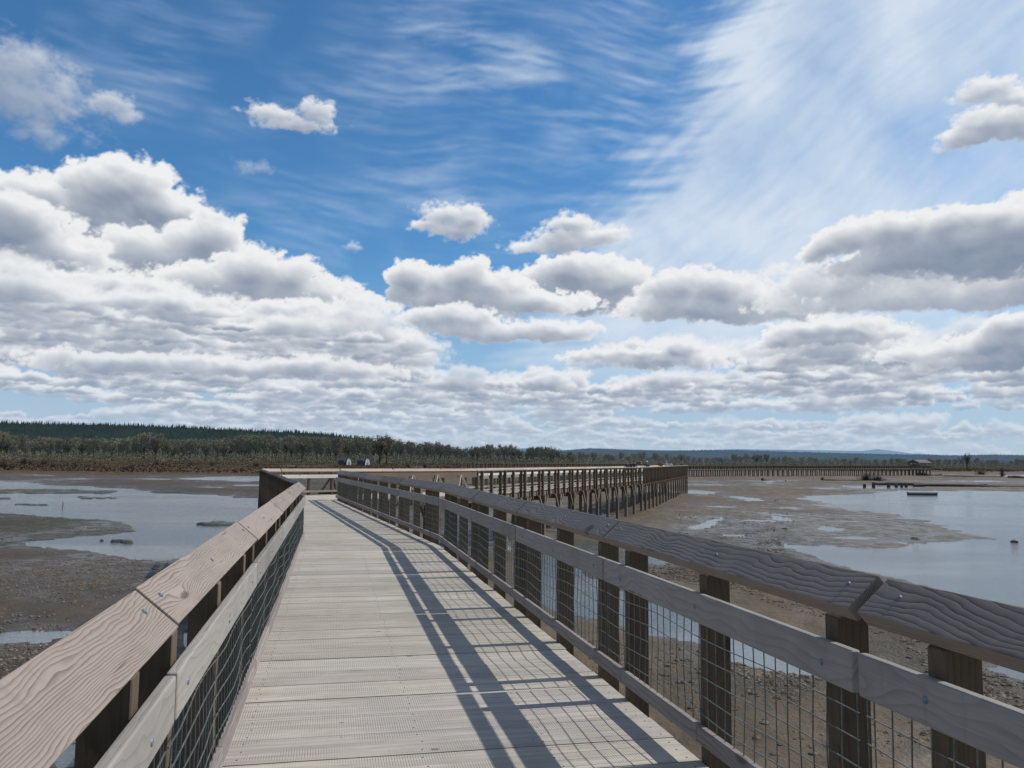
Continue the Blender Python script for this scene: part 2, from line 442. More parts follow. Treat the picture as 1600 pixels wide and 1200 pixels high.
for p in (R2, R2.lerp(N1, .33), R2.lerp(N1, .66), N1, C2, C2.lerp(F1, .33), C2.lerp(F1, .66)):
    o = MB(); o.box(p.x-C2.x-.12, p.x-C2.x+.12, p.y-C2.y-.12, p.y-C2.y+.12, MUD-.5, -.06); o.build('pile', M['pile'], plat)

def leg(name, label, A, B, A2, B2, z, ln, lf, J=.5, detail=0, rails=(1, 1)):
    A, B, A2, B2 = map(V2, (A, B, A2, B2)); d = (B-A).normalized()
    root = tag(empty(name, (0, 0, 0)), label, 'boardwalk')
    deck_poly('deck', [A, B, B2, A2], d, root, M['deck_far'], z=z)
    unders(root, A, B, A2, B2, J, zdeck=z)
    if rails[0]: railing('handrail_fence', ln, A, B, -1, J, z, detail, low=-.5)
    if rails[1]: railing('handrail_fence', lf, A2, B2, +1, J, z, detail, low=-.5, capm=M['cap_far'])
    return root
leg('boardwalk', 'raised boardwalk leg on Y-braced piles beyond the platform', N1, N2, F1, F2, 0,
    'near railing of the piled boardwalk leg just right of the brown side beam', 'sunlit far railing of the piled boardwalk leg, seen between dark posts')
leg('boardwalk', 'far stretch of the piled boardwalk with walkers on it, ending at the tide flat', N2, N3, F2, F3, 0,
    'dark near railing along the stretch where the walkers are', 'far railing behind the walkers on the boardwalk', J=.9)

# ---- distant legs: simple posts, own objects
def far_leg(name, label, A, B, zA, zB, ground=MUD, bright=False, step=PER, railm=None, legs=True):
    A, B = V2(A), V2(B); L = (B-A).length; d = (B-A)/L; n = Vector((-d.y, d.x))
    root = tag(empty(name, (A.x, A.y, 0)), label, 'boardwalk')
    def P(t, e, z): q = d*t+n*e; return (q.x, q.y, zA+(zB-zA)*t/L+z)
    b = MB(); b.bar(P(0, 1.35, -.03), P(L, 1.35, -.03), 2.7, .06); b.build('deck', M['deck_far'], root)
    b = MB()
    for e in (0, 2.7): b.bar(P(0, e, -.25), P(L, e, -.25), .2, .4)
    b.build('girder', M['pier'], root)
    for e in (0, 2.7):
        b = MB(); b.bar(P(0, e, 1.13), P(L, e, 1.13), .2, .07); b.build('cap_rail', M['kick'] if bright else M['post'], root)
        b = MB(); b.bar(P(0, e, .78), P(L, e, .78), .05, .14); b.bar(P(0, e, .2), P(L, e, .2), .05, .1); b.bar(P(0, e+.03, .5), P(L, e+.03, .5), .03, .62 if True else .1); b.build('handrail', M['pier'], root)
        b = MB(); t = .3
        while t < L:
            for o in OFFS:
                if t+o < L: b.bar(P(t+o, e, -.3), P(t+o, e, 1.1), .10, .15)
            t += PER
        b.build('rail_posts', M['pier'], root)['kind'] = 'stuff'
    t = .3; k = 0
    while t < L and legs:
        for e in (0, 2.7):
            q = P(t, e, 0); p0 = P(t, e, -.3)
            me = cached(('fp', round(q[2], 1), ground), lambda: (lambda bb: (bb.box(-.12, .12, -.12, .12, ground-.5-q[2], -.4), bb.mesh('pile', M['pier']))[1])(MB()))
            if k < 98: place('pile', me, root, q[0], q[1], q[2], math.atan2(d.y, d.x)); k += 1
        t += step
    return root, P, L
G1 = atd(738, 149); G2 = atd(1010, 228)
far_leg('boardwalk', 'low distant boardwalk leg crossing behind the walkers, seen just above the nearer rails', G1, G2, 0, 0, step=4.5)
H1 = atd(1068, 255); H2 = atd(1200, 282); H3 = atd(1456, 338)
far_leg('boardwalk', 'distant pier on many thin piles at the middle right, left half', H1, H2, -.55, -.35, step=2.3)
r4, P4, L4 = far_leg('boardwalk', 'distant pier on many thin piles at the middle right, right half with the shelter', H2, H3, -.35, .05, step=2.6)
# shelter at its end
def lerp2(p, q, t): return (p[0]+(q[0]-p[0])*t, p[1]+(q[1]-p[1])*t)
sp = H3; sh = tag(empty('shelter', (sp[0]-4.5, sp[1]+.5, .05), math.atan2(H3[1]-H2[1], H3[0]-H2[0])), 'small roofed viewing shelter at the end of the distant pier', 'shelter')
for sx in (-4, -1.3, 1.3, 4):
    for sy in (-1.6, 2.2):
        b = MB(); b.box(sx-.1, sx+.1, sy-.1, sy+.1, -3.2, 2.35); b.build('post', M['pile'], sh)
b = MB(); b.add([(-4.7, -2.4, 2.3), (4.7, -2.4, 2.3), (4.7, .3, 3.5), (-4.7, .3, 3.5), (-4.7, 3, 2.3), (4.7, 3, 2.3),
                 (-4.7, -2.4, 2.15), (4.7, -2.4, 2.15), (4.7, 3, 2.15), (-4.7, 3, 2.15)],
                [(0, 1, 2, 3), (3, 2, 5, 4), (6, 9, 8, 7), (0, 6, 7, 1), (4, 5, 8, 9), (0, 3, 4, 9, 6), (1, 7, 8, 5, 2)])
M['roof'] = simple('brown roof', (.13, .09, .07), (.09, .065, .05), 2, .8)
b.build('roof', M['roof'], sh)
b = MB(); b.box(-4.2, 4.2, 2.1, 2.2, 0, 1.5); b.build('screen_wall', M['roof'], sh)
b = MB(); b.box(-4.6, 4.6, -2, 2.6, -.35, -.02); b.build('floor', M['deck_far'], sh)

# yellow topped sign box beyond the walkers
sx, sy = atd(999, 165)
sg = tag(empty('sign_panel', (sx, sy, 0), R(20)), 'small yellow and dark box just above the rail left of the walker in blue', 'sign')
b = MB(); b.box(-.55, .2, -.12, .12, 1.25, 1.62); b.build('dark_side', simple('olive panel', (.07, .07, .02)), sg)
b = MB(); b.box(.2, .5, -.14, .14, 1.2, 1.75); b.build('yellow_face', simple('yellow panel', (.55, .46, .14)), sg)
b = MB(); b.box(-.4, -.3, -.05, .05, -2.9, 1.25); b.box(.3, .4, -.05, .05, -2.9, 1.2); b.build('post', M['pile'], sg)

# ---------------------------------------------------------------- numpy noise
def _hash(ix, iy, seed):
    h = (ix.astype(np.int64)*374761393+iy.astype(np.int64)*668265263+seed*1442695041) & 0xffffffff
    h = ((h ^ (h >> 13))*1274126177) & 0xffffffff
    return ((h ^ (h >> 16)) & 0xffff)/65535.0
def vnoise(x, y, seed=0):
    ix, iy = np.floor(x), np.floor(y); fx, fy = x-ix, y-iy; fx = fx*fx*(3-2*fx); fy = fy*fy*(3-2*fy)
    a = _hash(ix, iy, seed); b = _hash(ix+1, iy, seed); c = _hash(ix, iy+1, seed); d = _hash(ix+1, iy+1, seed)
    return (a*(1-fx)+b*fx)*(1-fy)+(c*(1-fx)+d*fx)*fy
def fbm(x, y, oct=4, seed=0, gain=.5):
    t = 0; a = 1; s = 0
    for i in range(oct): t = t+a*vnoise(x*2**i+i*17.3, y*2**i-i*9.1, seed+i); s += a; a *= gain
    return t/s
def sstep(x, a, b): t = np.clip((x-a)/(b-a), 0, 1); return t*t*(3-2*t)

# ---------------------------------------------------------------- tide flat
def G(pts): return [at(px, py, MUD) for px, py in pts]
def sdist(X, Y, poly):                             # signed distance, negative inside
    d = np.full(X.shape, 1e9); ins = np.zeros(X.shape, bool)
    for (ax, ay), (bx, by) in zip(poly, poly[1:]+poly[:1]):
        ex, ey = bx-ax, by-ay; t = np.clip(((X-ax)*ex+(Y-ay)*ey)/(ex*ex+ey*ey+1e-9), 0, 1)
        d = np.minimum(d, np.hypot(X-ax-t*ex, Y-ay-t*ey))
        c = ((ay > Y) != (by > Y)) & (X < (bx-ax)*(Y-ay)/((by-ay) if abs(by-ay) > 1e-9 else 1e-9)+ax); ins ^= c
    return np.where(ins, -d, d)
pools = [
 [(1259, 776), (1330, 769), (1440, 766.5), (1600, 767), (1800, 768), (1900, 850), (1600, 846), (1520, 838), (1455, 818), (1420, 806), (1394, 802), (1337, 796), (1285, 788)],
 [(1221, 849), (1290, 852), (1375, 858), (1424, 852), (1487, 843), (1600, 836), (1800, 834), (2000, 930), (1800, 945), (1600, 940), (1480, 925), (1400, 900), (1300, 880)],
 [(780, 850), (850, 868), (902, 888), (940, 905), (1000, 932), (1095, 962), (1200, 1000), (1300, 1028), (1400, 1048), (1500, 1075), (1420, 1080), (1290, 1056), (1142, 1034), (1095, 1003), (1017, 985), (935, 960), (850, 944), (800, 905)],
 [(1540, 1040), (1600, 1028), (1680, 1045), (1600, 1062)],
 [(1072, 822), (1095, 817), (1132, 806), (1134, 810), (1105, 822), (1085, 826)],
 [(1200, 802), (1225, 806), (1242, 813), (1215, 812)], [(1262, 824), (1285, 820), (1312, 825), (1285, 828)],
 [(1078, 767), (1110, 767), (1140, 771), (1120, 773), (1085, 770)], [(1135, 775), (1165, 776), (1200, 781), (1170, 782)],
 [(1165, 798), (1215, 803), (1260, 806), (1200, 800)], [(1300, 812), (1345, 812), (1340, 815)],
 [(985, 864), (1020, 862), (1050, 870), (1030, 880), (1000, 876)], [(870, 826), (905, 822), (912, 828), (880, 834)],
 [(1180, 753), (1235, 749), (1240, 751), (1195, 755)], [(1300, 757), (1360, 760), (1420, 759), (1420, 762), (1350, 763)],
 [(-400, 746), (0, 750), (56, 752), (157, 760), (210, 766), (330, 771), (440, 780), (475, 800), (410, 852), (281, 872), (187, 866), (94, 858), (34, 855),
  (56, 850), (169, 836), (225, 828), (180, 815), (56, 805), (0, 803), (-400, 795)],
 [(-30, 994), (12, 985), (62, 983), (107, 981), (118, 985), (75, 998), (0, 1000)], [(90, 1150), (140, 1140), (150, 1180), (100, 1190)],
 [(290, 985), (330, 975), (340, 1010), (300, 1020)],
 [(300, 747), (350, 744), (420, 744), (440, 749), (370, 753), (330, 752)],
 [(440, 727.5), (560, 727.8), (668, 729), (668, 731.2), (560, 730.2), (440, 729.6)],
 [(190, 735), (260, 735.6), (260, 736.8), (190, 736)],
 [(1525, 735), (1600, 735.5), (1700, 736), (1700, 738.5), (1600, 738), (1530, 737)], [(1570, 742), (1660, 742), (1660, 745), (1575, 744.5)],
 [(1455, 734), (1480, 734), (1480, 736), (1455, 736)],
]
POOLS = [G(p) for p in pools]
islands = [G([(30, 787), (70, 786), (100, 788), (60, 790)]), G([(40, 813), (86, 811), (95, 813), (60, 815.5)]), G([(230, 764), (300, 766), (330, 768), (260, 768.5)]), G([(150, 846), (200, 845), (215, 847), (170, 849)]), G([(120, 776), (190, 775.5), (215, 777), (150, 778)]), G([(-50, 776), (20, 777), (40, 779), (-20, 780)]), G([(-200, 765), (0, 765.5), (110, 766), (178, 768.5), (178, 771), (60, 771), (-200, 770)]), G([(308, 818), (345, 814), (372, 817), (360, 823), (325, 823)])]
SHEEN = G([(1400, 800), (1600, 802), (2000, 800), (2000, 850), (1600, 846), (1440, 852), (1380, 840), (1360, 812)])
POOLS += [G([(x_-w_, y_), (x_, y_-h_), (x_+w_, y_+.3), (x_+w_*.2, y_+h_)]) for x_, y_, w_, h_ in ((60, 742, 40, 1.0), (170, 741, 50, 1.1), (240, 748, 34, 1.2), (130, 747.5, 26, .9), (390, 758, 30, 1.6), (330, 761, 24, 1.2), (1120, 790, 30, 1.4), (1230, 792, 24, 1.2), (1180, 812, 34, 1.5), (1330, 838, 40, 2.5), (1150, 835, 22, 2.0), (1420, 780+28, 40, 1.2), (1500, 744, 40, .8), (1560, 752, 60, .9), (1110, 757, 40, .7), (1300, 763, 30, .8))]
def terrain(X, Y):
    r = np.hypot(X, Y); am = np.clip(r/60, .12, 3.0)
    wx = (fbm(X/14, Y/14, 5, 3)-.5)*9*am*.5; wy = (fbm(X/14, Y/14, 5, 11)-.5)*16*am*.5
    wx = wx+(fbm(X/2.6, Y/2.6, 4, 5, .6)-.5)*2.4*np.clip(am, .2, 1.8); wy = wy+(fbm(X/2.6, Y/2.6, 4, 15, .6)-.5)*3.4*np.clip(am, .2, 1.8)
    sd = np.full(X.shape, 1e9)
    for p in POOLS:
        xs = [q[0] for q in p]; ys = [q[1] for q in p]
        k = (X > min(xs)-40-r*.2) & (X < max(xs)+40+r*.2) & (Y > min(ys)-60-r*.2) & (Y < max(ys)+60+r*.2)
        if k.any():
            sc = .35 if (max(ys)-min(ys)) < 14 else 1.0
            sd[k] = np.minimum(sd[k], sdist(X[k]+wx[k]*sc, Y[k]+wy[k]*sc, p))
    isl = np.full(X.shape, 1e9)
    for p in islands: isl = np.minimum(isl, sdist(X+wx*.45, Y+wy*.8, p))
    n1 = fbm(X/22, Y/22, 4, 21); n2 = fbm(X/3.0, Y/3.0, 5, 31, .55); n3 = fbm(X/.7, Y/.7, 3, 41)
    ridge = 1-np.abs(fbm(X/9, Y/6, 4, 51)*2-1)
    h = MUD+(n1-.45)*.30+(n2-.5)*.30+(ridge-.75)*.25*sstep(n1, .4, .65)+(n3-.5)*.07
    shore = np.clip(sd/np.clip(r*.05, 1.0, 5), 0, 1)
    h = WATER+.012+(np.maximum(h-WATER, .035))*(.18+.82*shore)
    h = np.where(sd < 0, WATER-.02-.25*np.clip(-sd/2.5, 0, 1), h)
    h = np.where(isl < 0, WATER+.10+.12*(n3-.3), h)
    az = np.degrees(np.arctan2(X, Y)); D = Y
    mstart = np.where(az < -12, 200, np.where(az < 0, 215+(az+12)*16, 420)); mstart = np.where(az > 20, 470, mstart)
    marsh = sstep(D+(fbm(X/30, Y/30, 4, 61)-.5)*110, mstart*.9, mstart*1.25)
    marsh = marsh*np.where(sd < 0, 0, 1)
    h = h+marsh*.5*(.4+n1)
    far = sstep(D, 480, 1400); h = h+far*.4
    sh_ = np.exp(-np.maximum(sdist(X, Y, SHEEN), 0)/6)*.95
    wet = sh_+np.exp(-np.maximum(sd, 0)/np.clip(r*.05, .8, 9))*.8+sstep(n1*.6+n2*.4, .50, .36)*.75
    return h, sd, marsh, np.clip(wet, 0, 1), isl, n1, n2
azs = np.concatenate([np.linspace(-180, -46, 40, endpoint=False), np.linspace(-46, 46, 620), np.linspace(48, 180, 40, endpoint=False)])
rs = np.concatenate([[.01], np.geomspace(3, 16000, 470)])
AZ, RR = np.meshgrid(np.radians(azs), rs); X = RR*np.sin(AZ); Y = RR*np.cos(AZ)
Hh, SD, MARSH, WET, ISL, NA, NB = terrain(X, Y)
nr, na = X.shape
idx = np.arange(nr*na).reshape(nr, na)
a = idx[:-1]; b = idx[1:]; an = np.roll(a, -1, 1); bn = np.roll(b, -1, 1)
quads = np.stack([a, an, bn, b], -1).reshape(-1, 4)[:, ::-1]
me = bpy.data.meshes.new('ground'); nv = nr*na
me.vertices.add(nv); me.vertices.foreach_set('co', np.stack([X, Y, Hh], -1).ravel())
me.loops.add(len(quads)*4); me.loops.foreach_set('vertex_index', quads.ravel())
me.polygons.add(len(quads)); me.polygons.foreach_set('loop_start', np.arange(0, len(quads)*4, 4)); me.polygons.foreach_set('loop_total', np.full(len(quads), 4))
me.polygons.foreach_set('use_smooth', np.ones(len(quads), bool)); me.update(calc_edges=True)
azd = np.degrees(AZ)
left = sstep(-azd, 6, 13)*(1-sstep(Y, 150, 230)*.3)
rub = np.exp(-np.minimum.reduce([np.maximum(sdist(X, Y, G(p)), 0) for p in ([(1370, 935), (1460, 925), (1650, 985), (1650, 1120), (1500, 1130), (1390, 1000)], [(985, 850), (1110, 868), (1215, 850), (1235, 870), (1100, 915), (990, 900)], [(1140, 1000), (1240, 1010), (1300, 1050), (1240, 1090), (1140, 1050)], [(1060, 838), (1200, 826), (1225, 838), (1215, 850), (1090, 848)])])/1.2)
grn = np.maximum(np.exp(-np.maximum(ISL, 0)/.6), np.exp(-np.maximum(sdist(X, Y, G([(890, 845), (945, 850), (960, 880), (900, 890)])), 0)/.8))
grn = np.maximum(grn, np.exp(-np.maximum(sdist(X, Y, G([(-100, 800), (56, 802), (180, 812), (235, 828), (160, 838), (34, 855), (-100, 852)])), 0)/1.5)*.75)
for nm, arr in (('marsh', MARSH), ('wet', WET), ('leftside', left), ('rubble', rub), ('green', grn)):
    at_ = me.attributes.new(nm, 'FLOAT', 'POINT'); at_.data.foreach_set('value', arr.ravel().astype(np.float32))
m, nt, bs = mat('tidal mud')
p = wpos(nt)
mw, ww, lw, rw, gw = [attr(nt, k) for k in ('marsh', 'wet', 'leftside', 'rubble', 'green')]
x_, y_, z_ = sep(p)
nA = noise(p, .12, 5, .6); nB = noise(p, 1.3, 5, .65); nC = noise(p, 9.0, 4, .7); nD = noise(xyz(nt, x_*.35, y_*.08, 0.0), 1.0, 5, .6)
light = mix(nt, nA.ss(.35, .65), (.150, .106, .062), (.088, .062, .036))
dark = mix(nt, nA.ss(.35, .65), (.070, .046, .030), (.040, .028, .019))
c = mix(nt, lw, light, dark)
c = mix(nt, nB.ss(.42, .68)*.7, c, (.062, .050, .035))
nE = noise(xyz(nt, x_*.16, y_*.07, 9.0), 1.0, 7, .68); nF = noise(xyz(nt, x_*.55, y_*.22, 5.0), 1.0, 6, .7)
c = mix(nt, nE.ss(.47, .60)*.75*(1.0-mw), c, mix(nt, nF.ss(.4, .6), (.046, .038, .022), (.082, .060, .036)))
c = mix(nt, nF.ss(.56, .68)*.55*(1.0-mw), c, (.060, .060, .032))
c = mix(nt, nF.ss(.40, .30)*.5*(1.0-mw), c, (.20, .17, .135))
c = mix(nt, nD.ss(.5, .7)*.4, c, (.085, .082, .05))
c = mix(nt, ww*.45, c, (.085, .070, .054))
c = mix(nt, rw*(nC.ss(.35, .6)), c, (.055, .047, .036))
c = mix(nt, nC.ss(.6, .75)*.25, c, (.24, .21, .16))
c = mix(nt, gw*.8, c, mix(nt, nB.ss(.4, .6), (.05, .055, .022), (.032, .03, .02)))
nM = noise(xyz(nt, x_*.012, y_*.03, 0.0), 1.0, 6, .65); nM2 = noise(xyz(nt, x_*.05, y_*.12, 3.0), 1.0, 4, .6)
mc = mix(nt, nM.ss(.42, .58), (.105, .062, .042), (.075, .062, .034)); mc = mix(nt, nM2.ss(.45, .65)*.7, mc, (.045, .036, .026))
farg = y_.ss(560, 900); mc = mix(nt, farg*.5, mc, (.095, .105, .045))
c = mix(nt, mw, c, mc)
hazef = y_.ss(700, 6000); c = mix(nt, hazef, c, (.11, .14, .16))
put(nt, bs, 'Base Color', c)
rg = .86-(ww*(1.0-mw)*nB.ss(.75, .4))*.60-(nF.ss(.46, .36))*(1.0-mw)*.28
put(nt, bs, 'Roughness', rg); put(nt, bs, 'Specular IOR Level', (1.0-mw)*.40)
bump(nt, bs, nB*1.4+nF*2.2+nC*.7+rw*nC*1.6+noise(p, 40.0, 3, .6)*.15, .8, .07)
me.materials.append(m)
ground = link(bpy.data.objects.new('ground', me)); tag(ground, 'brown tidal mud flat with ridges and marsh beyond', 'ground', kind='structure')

# water sheet
m, nt, bs = mat('tidal water')
p = wpos(nt); x_, y_, z_ = sep(p)
put(nt, bs, 'Base Color', mix(nt, noise(p, .05, 3, .5).ss(.4, .6), (.125, .15, .165), (.085, .11, .128))); put(nt, bs, 'IOR', 1.45)
wn = noise(xyz(nt, x_*1.0, y_*2.2, 0.0), 3.2, 4, .6); wn2 = noise(xyz(nt, x_*.3, y_*.8, 2.0), .5, 3, .6)
calm = noise(xyz(nt, x_*.04, y_*.12, 5.0), 1.0, 3, .5).ss(.4, .6)
put(nt, bs, 'Roughness', .06+calm*.09)
bump(nt, bs, wn*(.45+calm*.75)+wn2*.9, .62, .06)
w = mesh_obj('water', [(-16000, -50, WATER), (16000, -50, WATER), (16000, 15000, WATER), (-16000, 15000, WATER)], [(0, 1, 2, 3)], m)
tag(w, 'shallow tidal water lying in channels and pools', 'water', kind='structure')

def ground_z(x, y): return float(terrain(np.array([[float(x)]]), np.array([[float(y)]]))[0][0, 0])

# ---------------------------------------------------------------- loose stones
def blob_rock(cx, cy, cz, s, r):
    k = 6; vs = [(cx, cy, cz+s*r.uniform(.5, .8))]; a0 = r.uniform(0, 6)
    for i in range(k):
        a = a0+i*2*math.pi/k; q = s*r.uniform(.7, 1.25); vs.append((cx+q*math.cos(a), cy+q*math.sin(a)*.8, cz+s*r.uniform(.05, .35)))
    for i in range(k):
        a = a0+i*2*math.pi/k; vs.append((cx+s*math.cos(a), cy+s*math.sin(a)*.8, cz-s*.4))
    f = [(0, 1+i, 1+(i+1) % k) for i in range(k)]+[(1+i, 1+k+i, 1+k+(i+1) % k, 1+(i+1) % k) for i in range(k)]
    return vs, f
def inpoly(x, y, poly):
    c = False
    for (ax, ay), (bx, by) in zip(poly, poly[1:]+poly[:1]):
        if (ay > y) != (by > y) and x < (bx-ax)*(y-ay)/(by-ay)+ax: c = not c
    return c
def scatter(name, label, cat, regions, m, smin, smax):
    r = random.Random(hash(name) % 1000 if False else len(name)); b = MB(); pts = []
    for poly, n in regions:
        P = G(poly); xs = [q[0] for q in P]; ys = [q[1] for q in P]; k = 0; tries = 0
        while k < n and tries < n*30:
            tries += 1; x, y = r.uniform(min(xs), max(xs)), r.uniform(min(ys), max(ys))
            if inpoly(x, y, P): pts.append((x, y)); k += 1
    A = np.array(pts); h, sd, *_ = terrain(A[:, :1], A[:, 1:])
    cl = fbm(A[:, :1]/2.5, A[:, 1:]/2.5, 3, 71)
    for (x, y), z, s_, q in zip(pts, h[:, 0], sd[:, 0], cl[:, 0]):
        if s_ < .1 or q < r.uniform(.30, .62): continue
        s = smin+(smax-smin)*r.random()**3
        b.add(*blob_rock(x, y, z, s, r))
    o = b.build(name, m); tag(o, label, cat, kind='stuff'); return o
rockm = simple('mud coated stones', (.17, .135, .10), (.06, .048, .036), 1.5, .85, coord='W')
rockd = simple('dark mud stones', (.22, .18, .13), (.055, .044, .034), 2.5, .85, coord='W')
scatter('rubble', 'mud-coated rubble strewn on the flat right of the boardwalk', 'rubble',
        [([(1370, 935), (1460, 925), (1650, 985), (1650, 1110), (1500, 1120), (1390, 1000)], 5200), ([(985, 850), (1110, 868), (1215, 838), (1235, 870), (1100, 915), (990, 900)], 4200),
         ([(1140, 990), (1240, 1000), (1300, 1060), (1240, 1110), (1140, 1050)], 2200), ([(1060, 800), (1240, 800), (1240, 840), (1060, 845)], 1500),
         ([(950, 900), (1150, 930), (1380, 1000), (1380, 940), (1100, 880)], 2500), ([(900, 1000), (1400, 1060), (1500, 1200), (1000, 1200)], 900)], rockm, .015, .085)
scatter('pebbles', 'small stones dotted over the dark mud left of the boardwalk', 'stones',
        [([(0, 860), (230, 870), (300, 890), (180, 930), (0, 1010)], 6000), ([(-50, 800), (180, 812), (225, 828), (160, 838), (-50, 855)], 3000), ([(0, 1000), (120, 960), (0, 1080)], 900),
         ([(280, 740), (440, 742), (440, 780), (280, 770)], 500)], rockd, .012, .06)

# ---------------------------------------------------------------- drift logs, stumps, bushes
M['log'] = simple('wet driftwood', (.095, .078, .062), (.055, .044, .035), 2, .85, bs=.4)
M['loggrey'] = simple('grey driftwood', (.20, .17, .15), (.10, .085, .075), 2, .85)
def log_thing(px, py, length, rad, ang, label, stub=0, m='log', tilt=0.0, group=None, name='drift_log', cat='driftwood'):
    rad *= .6; x, y = at(px, py, MUD); o = tag(empty(name, (x, y, MUD+rad*.1), R(ang)), label, cat, group)
    b = MB(); r = random.Random(int(px)); n = 6; pts = []
    for i in range(n+1):
        t = i/n; pts.append(Vector((length*(t-.5), rad*.5*math.sin(t*4+px), rad*.3+rad*.35*math.sin(t*7)+tilt*t)))
    for i in range(n): b.tube(pts[i], pts[i+1], rad*(1.1-.5*i/n), rad*(1.1-.5*(i+1)/n), 7)
    b.build('trunk', M[m], o)
    if stub:
        b = MB()
        for i in range(9):
            a = r.uniform(0, 6.28); b.tube(pts[0], pts[0]+Vector((-.25*stub*r.random(), math.cos(a)*stub*.7, abs(math.sin(a))*stub*r.uniform(.5, 1))), rad*.5, rad*.12, 5)
        b.tube(pts[0]-Vector((.2, 0, 0)), pts[0]+Vector((.2, 0, 0)), stub*.55, stub*.45, 8)
        b.build('root_wad', M[m], o)
    return o
log_thing(1198, 750.5, 2.6, .28, 25, 'short dark stump with roots standing alone on the flat before the distant pier', 1.0)
log_thing(1312, 751, 9, .35, 2, 'long dark drift log with an upturned root end in front of the pier', 1.5)
log_thing(1345, 751.5, 11, .28, -3, 'low dark log lying behind the long root-ended one', 0)
log_thing(1452, 743, 10, 1.1, 4, 'thick grey-brown log lying right of the shelter', 0, 'loggrey')
log_thing(1455, 758.5, 24, .6, 1, 'long low dark bank log at the far edge of the right-hand water', 0)
log_thing(1540, 760.5, 30, .55, 2, 'thin long dark log right of the bank log', 0)
log_thing(1520, 745, 22, .5, -2, 'dark log half buried left of the lone leafless bush', 0)
log_thing(1228, 752, 1.2, .25, 60, 'tiny dark lump of wood on the flat between the stump and the root-ended log', 0)
log_thing(1600, 747, 12, .9, 6, 'dark log cut off by the right edge of the photo', 0)
log_thing(1216, 783, 3.4, .16, 60, 'slim stick lying on the wet mud left of the right-hand water', 0)
for i, px in enumerate((1351, 1365, 1388.5, 1400.5, 1409, 1416)):
    x, y = at(px, 761, MUD); o = MB(); hgt = (.55, .85, .8, .6, .75, .7)[i]
    n = 7; vs = []
    for k, (rr_, zz) in enumerate(((.33, -.4), (.30, .2), (.27, hgt), (.12, hgt+.08))): vs += [(rr_*(1+.12*math.sin(j*2.3+i))*math.cos(6.283*j/n), rr_*math.sin(6.283*j/n), zz+.06*math.sin(j*3.1+i)*(k > 1)) for j in range(n)]
    fs = [(k*n+j, k*n+(j+1) % n, (k+1)*n+(j+1) % n, (k+1)*n+j) for k in range(3) for j in range(n)]+[tuple(range(3*n, 4*n))]
    o.add(vs, fs); ob = o.build('piling_stump', M['log']); ob.location = (x, y, MUD)
    tag(ob, 'old dark piling stump in the row standing at the far edge of the right-hand water', 'stump', 'old piling stumps in a row')
x, y = at(1441, 773.5, WATER)
fl = tag(empty('floating_plank', (x, y, WATER), R(2)), 'pale flat float with dark underside resting in the right-hand water', 'float')
b = MB(); b.box(-2.1, 2.1, -.5, .5, .22, .42); b.build('top', simple('pale float top', (.38, .38, .37)), fl)
b = MB(); b.box(-2.05, 2.05, -.46, .46, -.1, .215); b.build('side', M['log'], fl)
for px, py, l in ((1428, 841.5, 'left one of two small dark stones in the water on the right'), (1433, 842, 'right one of two small dark stones in the water on the right'), (1585, 845.5, 'lone small dark stone in the water near the right edge'), (1227, 826, 'small dark stone beside a white puddle')):
    x, y = at(px, py, MUD); b = MB(); b.add(*blob_rock(0, 0, 0, .22, random.Random(px))); o = b.build('stone', M['log']); o.location = (x, y, WATER+.02); tag(o, l, 'stone')
x, y = at(97, 796, WATER)
st_ = tag(empty('stake', (x, y, WATER-.2), R(70)), 'thin forked dark stake standing alone in the shallow pool on the left', 'stake')
b = MB(); b.tube((0, 0, 0), (.05, 0, .55), .035, .03, 6); b.tube((.05, 0, .55), (.02, 0, .95), .03, .018, 6); b.tube((.05, 0, .5), (.17, .02, .80), .02, .012, 5); b.build('stem', M['log'], st_)

# ---------------------------------------------------------------- vegetation
def leafmat(name, c1, c2, scale=.35):
    m, nt, b = mat(name); p = wpos(nt); n = noise(p, scale, 3, .6); n2 = noise(p, .03, 3, .5); r = orand(nt)
    c = mix(nt, n.ss(.35, .65), c1, c2); c = mix(nt, (n2*.6+r*.4).ss(.35, .65)*.6, c, (.125, .10, .072))
    br = r*.5+.75; c = mix(nt, 1.0, c, xyz(nt, br, br, br), 'MULTIPLY')
    put(nt, b, 'Base Color', c); put(nt, b, 'Roughness', .9); put(nt, b, 'Specular IOR Level', .05)
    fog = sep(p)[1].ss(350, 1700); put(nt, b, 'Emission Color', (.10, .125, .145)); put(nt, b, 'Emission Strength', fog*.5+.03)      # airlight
    return m
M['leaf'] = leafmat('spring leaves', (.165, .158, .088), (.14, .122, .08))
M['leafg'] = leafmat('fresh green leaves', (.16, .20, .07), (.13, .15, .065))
M['bark'] = simple('grey bark', (.075, .066, .05), (.05, .045, .035), 2, .9)
M['shrub'] = simple('brown twigs', (.075, .052, .042), (.04, .03, .025), 3, .95)
def quadleaf(b, c, s, r):
    n = Vector((r.gauss(0, 1), r.gauss(0, 1), r.gauss(0, 1))).normalized(); a = n.orthogonal().normalized(); q = n.cross(a)
    b.add([c+a*s, c+q*s*.8, c-a*s*.9, c-q*s*.7], [(0, 1, 2, 3)])
